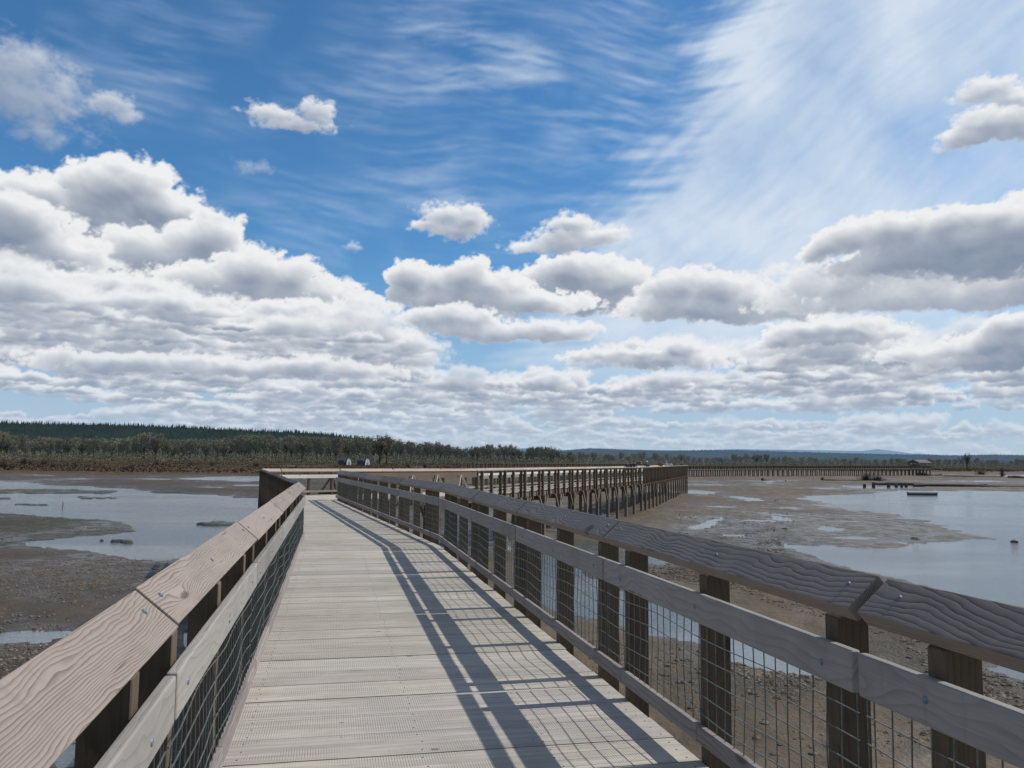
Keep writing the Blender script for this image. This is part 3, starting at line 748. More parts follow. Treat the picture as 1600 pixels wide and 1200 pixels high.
def tree_meshes(seed, H, leafy, spread=.30, ls=.42):
    r = random.Random(seed); tb = MB(); lb = MB(); ends = []
    def grow(p, d, L, rad, dep):
        n = 3; q = p
        for i in range(n):
            d = (d+Vector((r.gauss(0, .10), r.gauss(0, .10), .05))).normalized(); q2 = q+d*L/n
            tb.tube(q, q2, rad*(1-.25*i/n), rad*(1-.25*(i+1)/n), 5 if dep < 2 else 3, cap=False)
            if dep < 4 and (i > 0 or dep > 0):
                for _ in range(r.choice((1, 2))):
                    a = r.uniform(0, 6.28); dd = (d+Vector((math.cos(a), math.sin(a), .25))*r.uniform(.45, .95)).normalized()
                    grow(q2, dd, L*r.uniform(.45, .68), rad*.5, dep+1)
            q = q2
        ends.append(q)
        if dep < 3: grow(q, d, L*.6, rad*.6, dep+1)
    k = r.choice((1, 2, 3))
    for i in range(k):
        a = r.uniform(0, 6.28); grow(Vector((math.cos(a)*.4*(k > 1), math.sin(a)*.4*(k > 1), -.3)), Vector((math.cos(a)*.18*(k > 1), math.sin(a)*.18*(k > 1), 1)).normalized(), H*.42, H*.014, 0)
    mz = max(v[2] for v in tb.v); sc = H/mz; sc2 = sc
    tb.v = [(v[0]*sc2, v[1]*sc2, v[2]*sc) for v in tb.v]
    if leafy:
        for e in ends:
            e = Vector((e.x*sc2, e.y*sc2, e.z*sc))
            for _ in range(leafy): quadleaf(lb, e+Vector((r.gauss(0, H*.032), r.gauss(0, H*.032), r.gauss(0, H*.03))), ls*r.uniform(.5, 1.2), r)
    return tb, lb
protos = []
for i in range(7):
    tb, lb = tree_meshes(100+i*3, 22, (4, 5, 2, 6, 3, 5, 1)[i])
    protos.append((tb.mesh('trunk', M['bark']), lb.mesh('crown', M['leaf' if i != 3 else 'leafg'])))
def tree(px, D, H, i, label, group=None, name='deciduous_tree', crown=True, wide=1.0):
    x, y = atd(px, D); o = tag(empty(name, (x, y, -2.3), random.uniform(0, 6.28)), label, 'tree', group); o.scale = (H/22*wide, H/22*wide, H/22)
    place('trunk', protos[i][0], o, 0)
    if crown: place('crown', protos[i][1], o, 0)
    return o
prof = [(-200, 668), (0, 672), (40, 681), (120, 684), (200, 683), (232, 676), (260, 686), (350, 683), (370, 679), (470, 679), (545, 680), (620, 687), (680, 690), (720, 697), (745, 696), (790, 693),
        (815, 699), (862, 697), (885, 705), (960, 705), (1050, 706), (1100, 712), (1180, 708), (1250, 712), (1330, 713), (1400, 715), (1460, 716), (1520, 714), (1600, 717), (1800, 717)]
def top(px): return float(np.interp(px, [a for a, _ in prof], [b for _, b in prof]))
gl = 'bare spring deciduous tree, one of the front row of the treeline beyond the marsh'
px = -60.0; k = 0
while px < 1660:
    D = random.uniform(800, 900) if px < 900 else random.uniform(1000, 1200)
    H = (zat(px, top(px)+abs(random.gauss(0, 4.0)), D)+2.3)
    H = max(H, 7); tree(px, D, H, random.randrange(7), gl, 'trees in the front row of the treeline', wide=random.uniform(.8, 1.25))
    px += random.uniform(6, 13)*(1 if px < 900 else 1.0); k += 1
tree(592, 640, zat(592, 678, 640)+2.3, 6, 'tall bare-topped multi-stemmed tree rising above the treeline right of the barns', wide=1.15)
tree(604, 655, zat(604, 682, 655)+2.3, 2, 'slightly shorter bare tree standing against the tall one right of the barns', wide=.8)
tree(1510, 640, zat(1510, 705.5, 640)+2.3, 6, 'tall thin bare tree rising alone above the trees at the far right', crown=False, wide=.8)
# the wood behind reads as one mass
r = random.Random(5); wb = MB(); tb = MB()
for j in range(5200):
    px = r.uniform(-150, 1750); D = r.uniform(880, 1250) if px < 900 else r.uniform(1150, 1700)
    x, y = atd(px, D); H = max(5, zat(px, top(px)+r.uniform(0, 7), D)+1.8)
    H *= .55+.45*vnoise(np.array([x/28.]), np.array([D/90.]), 4)[0]+.12
    n = 34; cw = H*.16
    for _ in range(n):
        t = r.random(); cz = H*(.02+.95*t); ww_ = cw*(1.2-.75*abs(t-.35)*1.6)
        quadleaf(wb, Vector((x+r.gauss(0, ww_), y+r.gauss(0, ww_), -2+cz)), H*.035*r.uniform(.5, 1.4), r)
    tb.tube((x, y, -2.5), (x+r.gauss(0, .6), y, -2+H*.8), .22, .08, 3, cap=False)
for j in range(5200):
    px = r.uniform(-120, 1720); D = r.uniform(770, 860) if px < 900 else r.uniform(960, 1100)
    x, y = atd(px, D); H = r.uniform(2.5, 9.5)
    for _ in range(9): quadleaf(wb, Vector((x+r.gauss(0, 2.2), y+r.gauss(0, 2), -2+H*r.random())), .65*r.uniform(.5, 1.3), r)
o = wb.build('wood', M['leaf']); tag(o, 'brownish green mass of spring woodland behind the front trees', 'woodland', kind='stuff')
o = tb.build('wood_trunks', M['bark']); tag(o, 'thin grey trunks inside the woodland mass', 'woodland', kind='stuff')
# tall reeds and low scrub of the marsh
sb = MB()
for j in range(30000):
    px = r.uniform(-100, 1720); D = r.uniform(225, 800) if px < 760 else r.uniform(470, 1000)
    x, y = atd(px, D); q = fbm(np.array([x/24.]), np.array([y/55.]), 3, 91)[0]
    if q < r.uniform(.42, .6): continue
    H = r.uniform(.5, 1.5)*(1+1.2*(q > .56)*r.random())
    for _ in range(7): quadleaf(sb, Vector((x+r.gauss(0, 1.6), y+r.gauss(0, .8), -2.3+H*.38*r.random())), .25*r.uniform(.6, 1.5), r)
o = sb.build('marsh_scrub', simple('reddish brown sedge', (.088, .060, .042), (.074, .060, .038), .02, .95, coord='W')); tag(o, 'low reddish brown sedge and scrub covering the marsh', 'marsh plants', kind='stuff')
def shrub_mesh(seed, H=3.0, W=1.6):
    r = random.Random(seed); b = MB()
    for _ in range(110):
        a = r.uniform(0, 6.28); t = r.random(); hh = H*r.uniform(.25, 1)*(1-.45*t*t); ox = W*.34*r.gauss(0, 1)
        p = Vector((ox*math.cos(a*3), ox*math.sin(a*3), -.15)); d = Vector((math.cos(a)*W*t*.32, math.sin(a)*W*t*.32, hh))
        m_ = p+d*.5+Vector((r.gauss(0, .14), r.gauss(0, .14), 0)); b.tube(p, m_, .022, .016, 3, cap=False); b.tube(m_, p+d, .016, .006, 3, cap=False)
        for _ in range(4): e = m_+d*.5*r.random(); b.tube(e, e+Vector((r.gauss(0, .28), r.gauss(0, .28), r.uniform(-.05, .4))), .011, .005, 3, cap=False)
    return b.mesh('shrub', M['shrub'])
shm = [shrub_mesh(s_) for s_ in (1, 2, 3)]
for px, py, D, H, Wd, lab in ((70, 716, 330, 3.6, 4, None), (118, 721, 290, 2.6, 1.6, None), (37, 715, 380, 4.2, 3.0, None), (83, 722, 290, 2.3, 2, None), (48, 718, 350, 2.2, 2, None), (6, 728, 260, 3.6, 2.4, None), (20, 726, 260, 2.8, 1.6, None), (245, 720, 420, 3.0, 2.4, None),
                              (255, 720, 430, 2.2, 1.8, None), (298, 722, 430, 3.0, 2.6, None), (332, 721, 400, 2.8, 1.8, None), (400, 720, 390, 2.8, 3.2, None), (638, 726, 420, 3.4, 1.6, None), (664, 727, 400, 3.0, 1.6, None),
                              (196, 729, 250, 1.5, 7.5, 'low wide dark bush at the edge of the marsh on the left'), (1565, 745, 350, 4.6, 1.8, 'dark leafless upright bush alone on the flat at the far right'), (1353, 751, 225, 2.1, 3.6, 'leafless brown shrub growing beside the drift logs before the pier'), (1370, 751, 225, 1.5, 3.6, 'lower brown shrub right of the shrub by the drift logs'), (1532, 742, 380, 2.6, 3.4, 'small low bush left of the lone leafless bush')):
    x, y = atd(px, D); o = place('shrub', random.choice(shm), None, x, y, min(-2.1, ground_z(x, y)), random.uniform(0, 6)); o.scale = (Wd/1.6, Wd/1.6, H/3.0)
    tag(o, lab or 'dark leafless shrub scattered on the marsh left of the walk', 'shrub', None if lab else 'leafless shrubs on the marsh')

# ---------------------------------------------------------------- twin barns
def barn(px, label):
    D = 560; x, y = atd(px, D); o = tag(empty('barn', (x, y, -2.4), R(48)), label, 'barn', )
    w, hh, L = 2.1, 4.7, 7
    prof_ = [(-w, 0), (-w*1.02, 1.6), (-w*.85, 3.2), (-w*.45, 4.5), (0, hh), (w*.45, 4.5), (w*.85, 3.2), (w*1.02, 1.6), (w, 0)]
    b = MB(); n = len(prof_)
    b.add([(q, 0, z) for q, z in prof_]+[(q, L, z) for q, z in prof_], [tuple(range(n)), tuple(range(n, 2*n))[::-1]]); b.build('wall', simple('white barn boards', (.50, .51, .49), (.40, .41, .40), 1), o)
    b = MB()
    for i in range(n-1):
        (a1, z1), (a2, z2) = prof_[i], prof_[i+1]; k_ = 1.04
        b.add([(a1*k_, -.25, z1*1.02+.05), (a2*k_, -.25, z2*1.02+.05), (a2*k_, L, z2*1.02+.05), (a1*k_, L, z1*1.02+.05)], [(0, 1, 2, 3)])
    b.build('roof', simple('dark barn roof', (.095, .10, .115), None, 1, .9), o)
    b = MB(); b.box(-.75, .75, -.06, -.01, 0, 2.1); d_ = b.build('door', simple('grey barn door', (.22, .22, .22)), o)
    b = MB(); b.box(-.4, .4, -.06, -.01, 3.1, 3.8); b.build('hayloft_door', simple('loft door', (.3, .3, .3)), o)
    # dark side shed, leaning left
    b = MB(); b.add([(-w-1.2, .8, 0), (-w-1.2, L, 0), (-w-1.2, L, 3.4), (-w-1.2, .8, 3.4), (-w*.8, .8, 0), (-w*.8, L, 0), (-w*.8, L, 4.4), (-w*.8, .8, 4.4)], [(0, 1, 2, 3), (0, 3, 7, 4), (3, 2, 6, 7), (1, 5, 6, 2)])
    b.build('side_shed', simple('dark shed', (.08, .085, .095), None, 1, .9), o)
barn(545.5, 'left one of the twin white-fronted barns before the treeline'); barn(574.5, 'right one of the twin white-fronted barns, beside the tall bare tree')

# ---------------------------------------------------------------- hills
def hill(name, profpx, D, depth, m, label, zb=-3, jag=0, conifers=0, cm=None):
    n = 260; px = np.linspace(profpx[0][0], profpx[-1][0], n); tp = np.interp(px, [a for a, _ in profpx], [b for _, b in profpx])
    vs = []; rows = 9
    for j in range(rows+1):
        t = j/rows
        for i in range(n):
            hh = max(zb+1, zat(px[i], tp[i], D+depth)-zb-(9 if conifers and D < 3000 else 0)); d_ = D+depth*t; x, y = atd(px[i], D); s_ = d_/D
            prof_h = math.sin(t*math.pi/2)**1.2
            vs.append((x*s_, y*s_, zb+hh*prof_h*(1+.10*(1-t)*(vnoise(np.array([i/9.]), np.array([t*3.]), 3)[0]-.5))))
    for i in range(n): x, y, z = vs[rows*n+i]; vs.append((x*1.4, y*1.4, zb))
    fs = [(j*n+i, j*n+i+1, (j+1)*n+i+1, (j+1)*n+i) for j in range(rows+1) for i in range(n-1)]
    o = mesh_obj(name, vs, fs, m, smooth=True); tag(o, label, 'hill', kind='structure')
    if conifers:
        b = MB(); rr = random.Random(9)
        for k in range(conifers):
            i = rr.randrange(n-1); f = rr.random(); t = (1-rr.random()**1.6*.75) if rr.random() < .9 else 1.0; j = min(rows-1, int(t*rows)); tt = t*rows-j
            A_ = Vector(vs[j*n+i]).lerp(Vector(vs[j*n+i+1]), f); B_ = Vector(vs[(j+1)*n+i]).lerp(Vector(vs[(j+1)*n+i+1]), f); p = A_.lerp(B_, tt)
            H = rr.choice((rr.uniform(6, 11), rr.uniform(6, 11), rr.uniform(8, 16)))*(1.0 if D < 3000 else .75); rad = H*.17
            for q in range(3):
                z0 = p.z+H*(.05+q*.28)-3; z1 = z0+H*.45; ra = rad*(1-q*.28); a0 = rr.uniform(0, 6)
                b.add([(p.x, p.y, z1)]+[(p.x+ra*math.cos(a0+1.257*w_), p.y+ra*math.sin(a0+1.257*w_), z0) for w_ in range(5)], [(0, 1+w_, 1+(w_+1) % 5) for w_ in range(5)])
        c_ = b.build('conifer_forest', cm); tag(c_, 'dense dark conifers covering '+label, 'forest', kind='stuff')
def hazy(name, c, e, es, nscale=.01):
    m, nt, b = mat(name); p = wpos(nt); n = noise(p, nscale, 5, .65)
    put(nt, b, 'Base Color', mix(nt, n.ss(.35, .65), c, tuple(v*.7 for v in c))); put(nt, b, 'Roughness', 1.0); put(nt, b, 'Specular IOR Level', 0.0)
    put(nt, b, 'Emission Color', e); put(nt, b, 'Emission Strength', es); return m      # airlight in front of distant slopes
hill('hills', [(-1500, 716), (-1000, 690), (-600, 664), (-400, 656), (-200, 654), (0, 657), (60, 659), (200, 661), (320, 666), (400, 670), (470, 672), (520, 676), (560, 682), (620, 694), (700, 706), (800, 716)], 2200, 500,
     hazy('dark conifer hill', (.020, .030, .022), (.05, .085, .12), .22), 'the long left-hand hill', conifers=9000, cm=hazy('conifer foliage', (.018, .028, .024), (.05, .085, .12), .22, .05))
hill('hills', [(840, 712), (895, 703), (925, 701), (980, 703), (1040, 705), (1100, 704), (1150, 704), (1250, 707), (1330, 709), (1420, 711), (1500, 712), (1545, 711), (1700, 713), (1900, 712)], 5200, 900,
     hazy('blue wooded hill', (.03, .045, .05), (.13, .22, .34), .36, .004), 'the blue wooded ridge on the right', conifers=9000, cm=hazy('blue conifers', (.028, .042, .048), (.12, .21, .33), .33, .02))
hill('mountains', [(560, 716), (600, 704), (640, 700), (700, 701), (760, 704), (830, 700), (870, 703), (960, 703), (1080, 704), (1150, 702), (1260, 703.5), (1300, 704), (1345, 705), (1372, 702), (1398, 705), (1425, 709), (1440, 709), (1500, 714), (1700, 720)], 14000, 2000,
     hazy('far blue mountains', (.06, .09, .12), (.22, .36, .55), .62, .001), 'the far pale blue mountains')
# ---------------------------------------------------------------- walkers
SK = simple('skin', (.45, .28, .2), (.4, .24, .17), 10, .6)
def person(px, D, H, coat, legs_c, hat, label, face, lean=0.0, pack=None):
    x, y = atd(px, D)
    root = tag(empty('person', (x, y, 0), face), label, 'person'); s = H/1.7
    J = {'pelvis': (0, 0, .92), 'waist': (0, 0, 1.06), 'chest': (lean*.5, 0, 1.28), 'neck': (lean, 0, 1.46), 'head0': (lean*1.1, 0, 1.54), 'head1': (lean*1.1+.01, 0, 1.62), 'head2': (lean*1.1, 0, 1.69)}
    E = [('pelvis', 'waist'), ('waist', 'chest'), ('chest', 'neck'), ('neck', 'head0'), ('head0', 'head1'), ('head1', 'head2')]
    Rd = {'pelvis': .14, 'waist': .135, 'chest': .155, 'neck': .06, 'head0': .075, 'head1': .095, 'head2': .07}
    for sd, st in ((1, .18), (-1, -.16)):
        n = 'LR'[sd < 0]
        for k, q, r_ in (('hip', (0, sd*.09, .86), .09), ('knee', (st*.6+.03, sd*.10, .48), .06), ('ank', (st, sd*.10, .09), .042), ('toe', (st+.16, sd*.11, .035), .035),
                         ('sh', (lean*.9, sd*.18, 1.41), .06), ('el', (-st*.5, sd*.25, 1.13), .045), ('wr', (-st*.5+.14, sd*.23, .93), .03), ('palm', (-st*.5+.19, sd*.225, .88), .032)):
            J[k+n] = q; Rd[k+n] = r_
        E += [('pelvis', 'hip'+n), ('hip'+n, 'knee'+n), ('knee'+n, 'ank'+n), ('ank'+n, 'toe'+n), ('chest', 'sh'+n), ('sh'+n, 'el'+n), ('el'+n, 'wr'+n), ('wr'+n, 'palm'+n)]
        p0 = Vector(J['palm'+n])
        for f in range(5):
            k = 'f%d%s' % (f, n); k2 = k+'t'
            if f < 4: J[k] = tuple(p0+Vector((.035, (f-1.5)*.018, -.035))); J[k2] = tuple(p0+Vector((.045, (f-1.5)*.019, -.075+.005*abs(f-1.5))))
            else: J[k] = tuple(p0+Vector((.02, -sd*.035, -.01))); J[k2] = tuple(p0+Vector((.045, -sd*.045, -.03)))
            Rd[k] = .009; Rd[k2] = .008; E += [('palm'+n, k), (k, k2)]
    names = list(J); me_ = bpy.data.meshes.new('body'); me_.from_pydata([J[k] for k in names], [(names.index(a_), names.index(b_)) for a_, b_ in E], [])
    ob = link(bpy.data.objects.new('body', me_), root); ob.scale = (s, s, s)
    sk = ob.modifiers.new('skin', 'SKIN'); lay = me_.skin_vertices[0].data if me_.skin_vertices else None
    if lay is None:
        bm = bmesh.new(); bm.from_mesh(me_); bm.verts.layers.skin.verify(); bm.to_mesh(me_); bm.free(); lay = me_.skin_vertices[0].data
    for i, k in enumerate(names):
        lay[i].radius = (Rd[k], Rd[k]*(.8 if k in ('chest', 'waist') else 1)); lay[i].use_root = (k == 'pelvis')
    sb_ = ob.modifiers.new('sub', 'SUBSURF'); sb_.levels = 1; sb_.render_levels = 1
    m, nt, bs_ = mat('clothed body'); zc = sep(tc(nt))[2]; yc = sep(tc(nt))[1].abs()
    c_ = mix(nt, zc.ss(.93, .95), legs_c, coat); c_ = mix(nt, zc.ss(1.475, 1.48), c_, (.42, .26, .19)); c_ = mix(nt, zc.ss(.08, .07), c_, (.05, .04, .035))
    hand = (yc.ss(.19, .2))*(zc.ss(.93, .92))*(zc.ss(.7, .72)); c_ = mix(nt, hand, c_, (.42, .26, .19))
    put(nt, bs_, 'Base Color', c_); put(nt, bs_, 'Roughness', .8); me_.materials.append(m)
    b = MB(); hx = lean*1.1*s                        # face: nose, eyes, mouth, ears
    b.add([((hx+.10*s), -.012*s, 1.585*s), ((hx+.10*s), .012*s, 1.585*s), (hx+.125*s, 0, 1.585*s), (hx+.095*s, 0, 1.63*s)], [(0, 1, 2), (0, 2, 3), (1, 3, 2), (0, 3, 1)]); b.build('nose', SK, root)
    b = MB()
    for q in (-.035, .035): b.tube((hx+.088*s, q*s, 1.63*s), (hx+.10*s, q*s, 1.63*s), .012*s, .008*s, 6)
    b.box(hx+.085*s, hx+.097*s, -.025*s, .025*s, 1.555*s, 1.562*s); b.build('eyes', simple('dark eyes', (.03, .02, .02)), root)
    # rounded hair or cap
    b = MB(); n = 10; vs = []; rings = ((.0, .108), (.04, .106), (.075, .085), (.10, .045), (.108, .01))
    for zz, rr_ in rings: vs += [(hx-.012*s+rr_*s*math.cos(6.283*j/n), rr_*s*math.sin(6.283*j/n), (1.635+zz)*s) for j in range(n)]
    b.add(vs, [(k_*n+j, k_*n+(j+1) % n, (k_+1)*n+(j+1) % n, (k_+1)*n+j) for k_ in range(4) for j in range(n)]+[tuple(range(4*n, 5*n))])
    if hat[1]: b.tube((hx-.012*s, 0, 1.635*s), (hx-.012*s, 0, 1.645*s), hat[1]*s, hat[1]*.93*s, 14)
    b.build('hat' if hat[1] else 'hair', simple('headwear', hat[0]), root)
    if pack:
        b = MB(); b.box(-.30*s, -.13*s, -.15*s, .15*s, 1.02*s, 1.42*s); me2 = bevelled(b.mesh('backpack', simple('pack cloth', pack)), .04*s, 2); place('backpack', me2, root, 0)
    return root
dk = (.05, .05, .06)
ang = math.atan2((N3-N2).y, (N3-N2).x)+math.pi
def wd(px):                                          # depth where column px meets the middle of the walk's near half
    for D in np.arange(60, 124, .25):
        q = N2.lerp(N3, (D-75)/50) if D > 75 else N1.lerp(N2, (D-39)/36); xx, yy = atd(px, D)
        if xx < q.x-.8: return D
    return 122
def wd2(px, off):
    best = 75; bd = 9
    for D in np.arange(50, 125, .25):
        q = (N2.lerp(N3, (D-75)/50)+nl2*off) if D > 75 else (N1.lerp(N2, (D-39)/36)+nl*off); xx, yy = atd(px, q.y)
        if abs(xx-q.x) < bd: bd = abs(xx-q.x); best = q.y
    return best
person(980, wd2(980, 1.9), 1.62, (.05, .05, .07), dk, ((.30, .24, .18), .0), 'dark-clothed walker with fair hair, leftmost on the walk', ang)
person(986, wd2(986, 1.7), 1.66, (.04, .04, .06), dk, ((.12, .10, .09), .0), 'dark-clothed walker just right of the fair-haired one', ang)
person(991, wd2(991, 1.3), 1.68, (.035, .035, .05), dk, ((.04, .035, .03), .0), 'black-haired walker in dark clothes nearest the yellow box', ang)
person(1011, wd2(1011, 1.3), 1.70, (.03, .13, .22), dk, ((.62, .62, .60), .15), 'walker in a blue jacket with a white hat', ang, .10, (.02, .10, .18))
person(1032, wd2(1032, 1.2), 1.76, (.36, .04, .05), dk, ((.22, .03, .035), .0), 'walker in a red jacket', ang, .05, (.30, .03, .04))
person(1041, wd2(1041, 1.3), 1.72, (.55, .56, .55), dk, ((.5, .52, .52), .13), 'left one of two walkers in white right of the red jacket', ang)
person(1048, wd2(1048, 1.5), 1.66, (.60, .60, .60), dk, ((.03, .03, .03), .0), 'right one of two walkers in white, with dark hair', ang, .08)
person(1066, wd2(1066, 1.5), 1.66, (.12, .14, .08), dk, ((.30, .32, .28), .12), 'lone walker in olive far down the walk near its right end', ang)

def SK(px, py):
    v = ray(px, py); return (math.atan2(v.x, v.y)*1300, v.z/math.hypot(v.x, v.y)*1300)
# ---------------------------------------------------------------- cloud backdrop (numpy)
def _gauss_shift(A, dx, dy):
    """sample A at (col+dx, row+dy), clamped; integer shifts are enough"""
    dx, dy = int(round(dx)), int(round(dy)); B = np.roll(A, (-dy, -dx), (0, 1))
    if dy > 0: B[-dy:] = 0
    if dy < 0: B[:-dy] = 0
    if dx > 0: B[:, -dx:] = 0
    if dx < 0: B[:, :-dx] = 0
    return B
def blur(A, n):
    """box blur, separable, applied twice"""
    for _ in range(2):
        for ax in (0, 1):
            P = np.pad(A, [(n+1, n) if a == ax else (0, 0) for a in (0, 1)], mode='edge'); C = np.cumsum(P, ax, dtype=np.float64)
            A = ((C[2*n+1:] - C[:-2*n-1]) if ax == 0 else (C[:, 2*n+1:] - C[:, :-2*n-1]))/(2*n+1)
    return A.astype(np.float32)
def worley(x, y, seed):
    ix, iy = np.floor(x), np.floor(y); best = np.full(x.shape, 9.0)
    for a in (-1, 0, 1):
        for b in (-1, 0, 1):
            cx, cy = ix+a, iy+b; px_ = cx+_hash(cx, cy, seed); py_ = cy+_hash(cx, cy, seed+77)
            best = np.minimum(best, (x-px_)**2+(y-py_)**2)
    return np.clip(1-best, 0, 1)                     # round domes
def clouds(px, py):
    """px, py: arrays of sky coordinates in 1/1300 rad, laid out as a grid (rows upwards). returns premultiplied colour and alpha"""
    h, w = px.shape; st = abs(px[0, 1]-px[0, 0])
    wx = (fbm(px/70, py/55, 4, 201)-.5); wy = (fbm(px/70, py/55, 4, 211)-.5)
    X1, Y1 = px+wx*46, py+wy*30
    X2, Y2 = px+wx*70+(fbm(px/14, py/12, 3, 221)-.5)*13, py+wy*50+(fbm(px/14, py/12, 3, 231)-.5)*11
    bill = 0 if True else worley(X2/44, Y2/36, 1)*.50+worley(X2/21, Y2/18, 2)*.28+worley(X2/10, Y2/9, 3)*.15+worley(X2/5, Y2/4.6, 4)*.07
    fine = 0 if True else fbm(px/22, py/17, 6, 241, .58)
    rough = 0 if True else fbm(X2/60, Y2/45, 5, 251, .55)
    RGB = np.zeros((h, w, 3), np.float32); A = np.zeros((h, w), np.float32)
    def over(c, a):
        nonlocal RGB, A
        RGB = c*a[..., None]+RGB*(1-a[..., None]); A = a+A*(1-a)
    el = py/1300.0
    # --- cirrus
    sx, sy = px, py
    def rotn(ang, lx, ly, seed, warp=1.0, oct=6):
        ca, sa = math.cos(ang), math.sin(ang); x = px+wx*10*warp+(fbm(px/330, py/260, 2, 5)-.5)*110*warp; y = py+wy*6*warp+(fbm(px/300, py/230, 2, 6)-.5)*60*warp
        return fbm((x*ca+y*sa)/lx, (y*ca-x*sa)/ly, oct, seed, .62)
    e0, e1 = SK(905, 400), SK(1140, 20)
    ux, uy = e1[0]-e0[0], e1[1]-e0[1]; L_ = math.hypot(ux, uy); side = ((px-e0[0])*uy-(py-e0[1])*ux)/L_
    a1 = rotn(R(40), 170, 15, 301); a2 = rotn(R(62), 120, 10, 311); a3 = rotn(R(24), 260, 6, 321); soft = fbm(px/120, py/120, 5, 331)
    he = rotn(R(4), 130, 12, 391, .6); ed = side+(a1-.5)*60+(he-.5)*170+(soft-.5)*110
    fan = sstep(ed, -60, 90)*(1-sstep(side, 300, 700)*.42)*sstep(py, 60, 220)
    fan = fan*np.clip(.72+sstep(330-py,-40,200)*.12+(a1-.5)*.22+(a2-.5)*.06+(a3-.5)*.12+(soft-.5)*.80, .2, .93)
    h1 = rotn(R(-3), 150, 11, 341, 1.5); h2 = rotn(R(10), 110, 5, 351, 1.5); h3 = rotn(R(-14), 90, 8, 361, 1.2)
    st1 = .25*sstep(fbm(px/70, py/40, 4, 377), .3, .7)+.75*sstep(h1*.55+h2*.15+h3*.30, .38, .72)
    def mask(cx, cy, rx, ry): c = SK(cx, cy); return np.clip(1-((px-c[0])/rx)**2-((py-c[1])/ry)**2, 0, 1)
    patch = sstep(fbm(px/110, py/80, 3, 371), .32, .62)
    wisps = st1*(mask(850+0*0, 120, 400, 320)**1.0*(.26+.38*patch)+mask(240, 80, 330, 140)*.34*patch+mask(520, 345, 300, 120)*.34*patch+mask(1080, 40, 200, 150)*.2)
    ci = blur(np.clip(np.maximum(fan, wisps), 0, .93), 1)
    cc = np.stack([.60+.08*ci, .72+.04*ci, .86+0*ci], -1)
    over(cc.astype(np.float32), ci.astype(np.float32))

    # --- cumulus: each cloud is drawn in its own window from a height field of puffs
    Wt = np.array([.86, .865, .875]); Gy = np.array([.215, .275, .375]); HC = np.array([.40, .515, .68])
    u00, v00 = px[0, 0], py[0, 0]
    def draw(puffs, s, amp=1.0, tk=1.0, den=1.0, aw=.12, hz=0.0, seed=0, soft_=0.0, flat=.72):
        x0 = min(p[0]-p[2] for p in puffs)-60*s-10; x1 = max(p[0]+p[2] for p in puffs)+60*s+10
        y0 = min(p[1]-p[3] for p in puffs)-34*s-8; y1 = max(p[1]+p[3] for p in puffs)+45*s+10
        c0, c1 = max(0, int((x0-u00)/st)), min(w, int((x1-u00)/st)+1); r0, r1 = max(0, int((y0-v00)/st)), min(h, int((y1-v00)/st)+1)
        if c1-c0 < 3 or r1-r0 < 3: return
        x = px[r0:r1, c0:c1]; y = py[r0:r1, c0:c1]; n = x/s+seed*97.3; m_ = y/s-seed*31.7
        wx_ = fbm(n/60, m_/50, 3, 700)-.5; wy_ = fbm(n/60, m_/50, 3, 710)-.5
        fx = (fbm(n/13, m_/12, 3, 720)-.5); fy = (fbm(n/13, m_/12, 3, 730)-.5)
        xs, ys = x+wx_*44*s, y+wy_*26*s; Z = np.full(x.shape, -3.0)
        for cx, cy, rx, ry in puffs:
            q = np.hypot((xs-cx)/rx, np.where(ys < cy, (ys-cy)/(ry*flat), (ys-cy)/ry)); z = (1-q)*min(1.5, min(rx, ry)/(40.0*s))
            mm = np.maximum(Z, z); Z = mm+.09*np.log(np.exp((Z-mm)/.09)+np.exp((z-mm)/.09))
        b1 = worley((n+wx_*50)/52, (m_+wy_*40)/42, seed+1); b2 = worley((n+fx*20+wx_*30)/25, (m_+fy*18)/21, seed+2)
        b3 = worley((n+fx*16)/12, (m_+fy*14)/10.5, seed+3); b4 = worley((n+fx*10)/6, (m_+fy*9)/5.5, seed+4)
        fine = fbm(n/20, m_/16, 6, 740+seed, .58)-.5
        low = (b1-.45)*.34+(b2-.45)*.24
        Zs = Z+low*amp; Zf = Zs+((b3-.42)*.15+(b4-.42)*.08+fine*.60)*amp
        a = sstep(Zf, -.03, aw*1.45+.02)
        Zp = np.clip(Zs, 0, 1.5); d = np.zeros_like(Z); ws = 0
        for s_, wt in ((7, .7), (14, 1.0), (26, 1.1), (44, 1.1), (70, .9), (105, .6)):
            q = s_*s/st; d += wt*_gauss_shift(Zp, q*.42, q*.90); ws += wt
        tau = blur(d/ws, max(1, int(5*s/st)))
        e = max(1, int(round(2.2*s/st))); Zl = blur(Zf*.55+Zs*.45, max(1, int(1.2*s/st)))
        gx = _gauss_shift(Zl, e, 0)-_gauss_shift(Zl, -e, 0); gy = _gauss_shift(Zl, 0, e)-_gauss_shift(Zl, 0, -e)
        lam = np.clip(.5-(gx*.40+gy*.90)*2.1, 0, 1); lam = .5+(lam-.5)*(1-.25*np.clip(tau*2, 0, 1))
        lit = np.exp(-np.maximum(tau-.04, 0)*4.6*tk)
        l = lit*(.66+.42*lam)+.16*(lam-.5)+.04+fine*.10
        edge = 1-sstep(Zf, 0, .34); l = np.clip(l+edge*.20, 0, 1)
        hz_ = hz; g = Gy*(1-hz_*.8)+HC*hz_*.8; wv = Wt*(1-hz_*.6)+(HC*1.18)*hz_*.6
        c_ = g*(1-l[..., None])+wv*l[..., None]; a = a*den  # sunlit tops and shaded bases are computed into the cloud colour
        sl = (slice(r0, r1), slice(c0, c1))
        RGB[sl] = c_*a[..., None]+RGB[sl]*(1-a[..., None]); A[sl] = a+A[sl]*(1-a)
    def P(lst): return [(*SK(bx, by), rx, ry) for bx, by, rx, ry in lst]
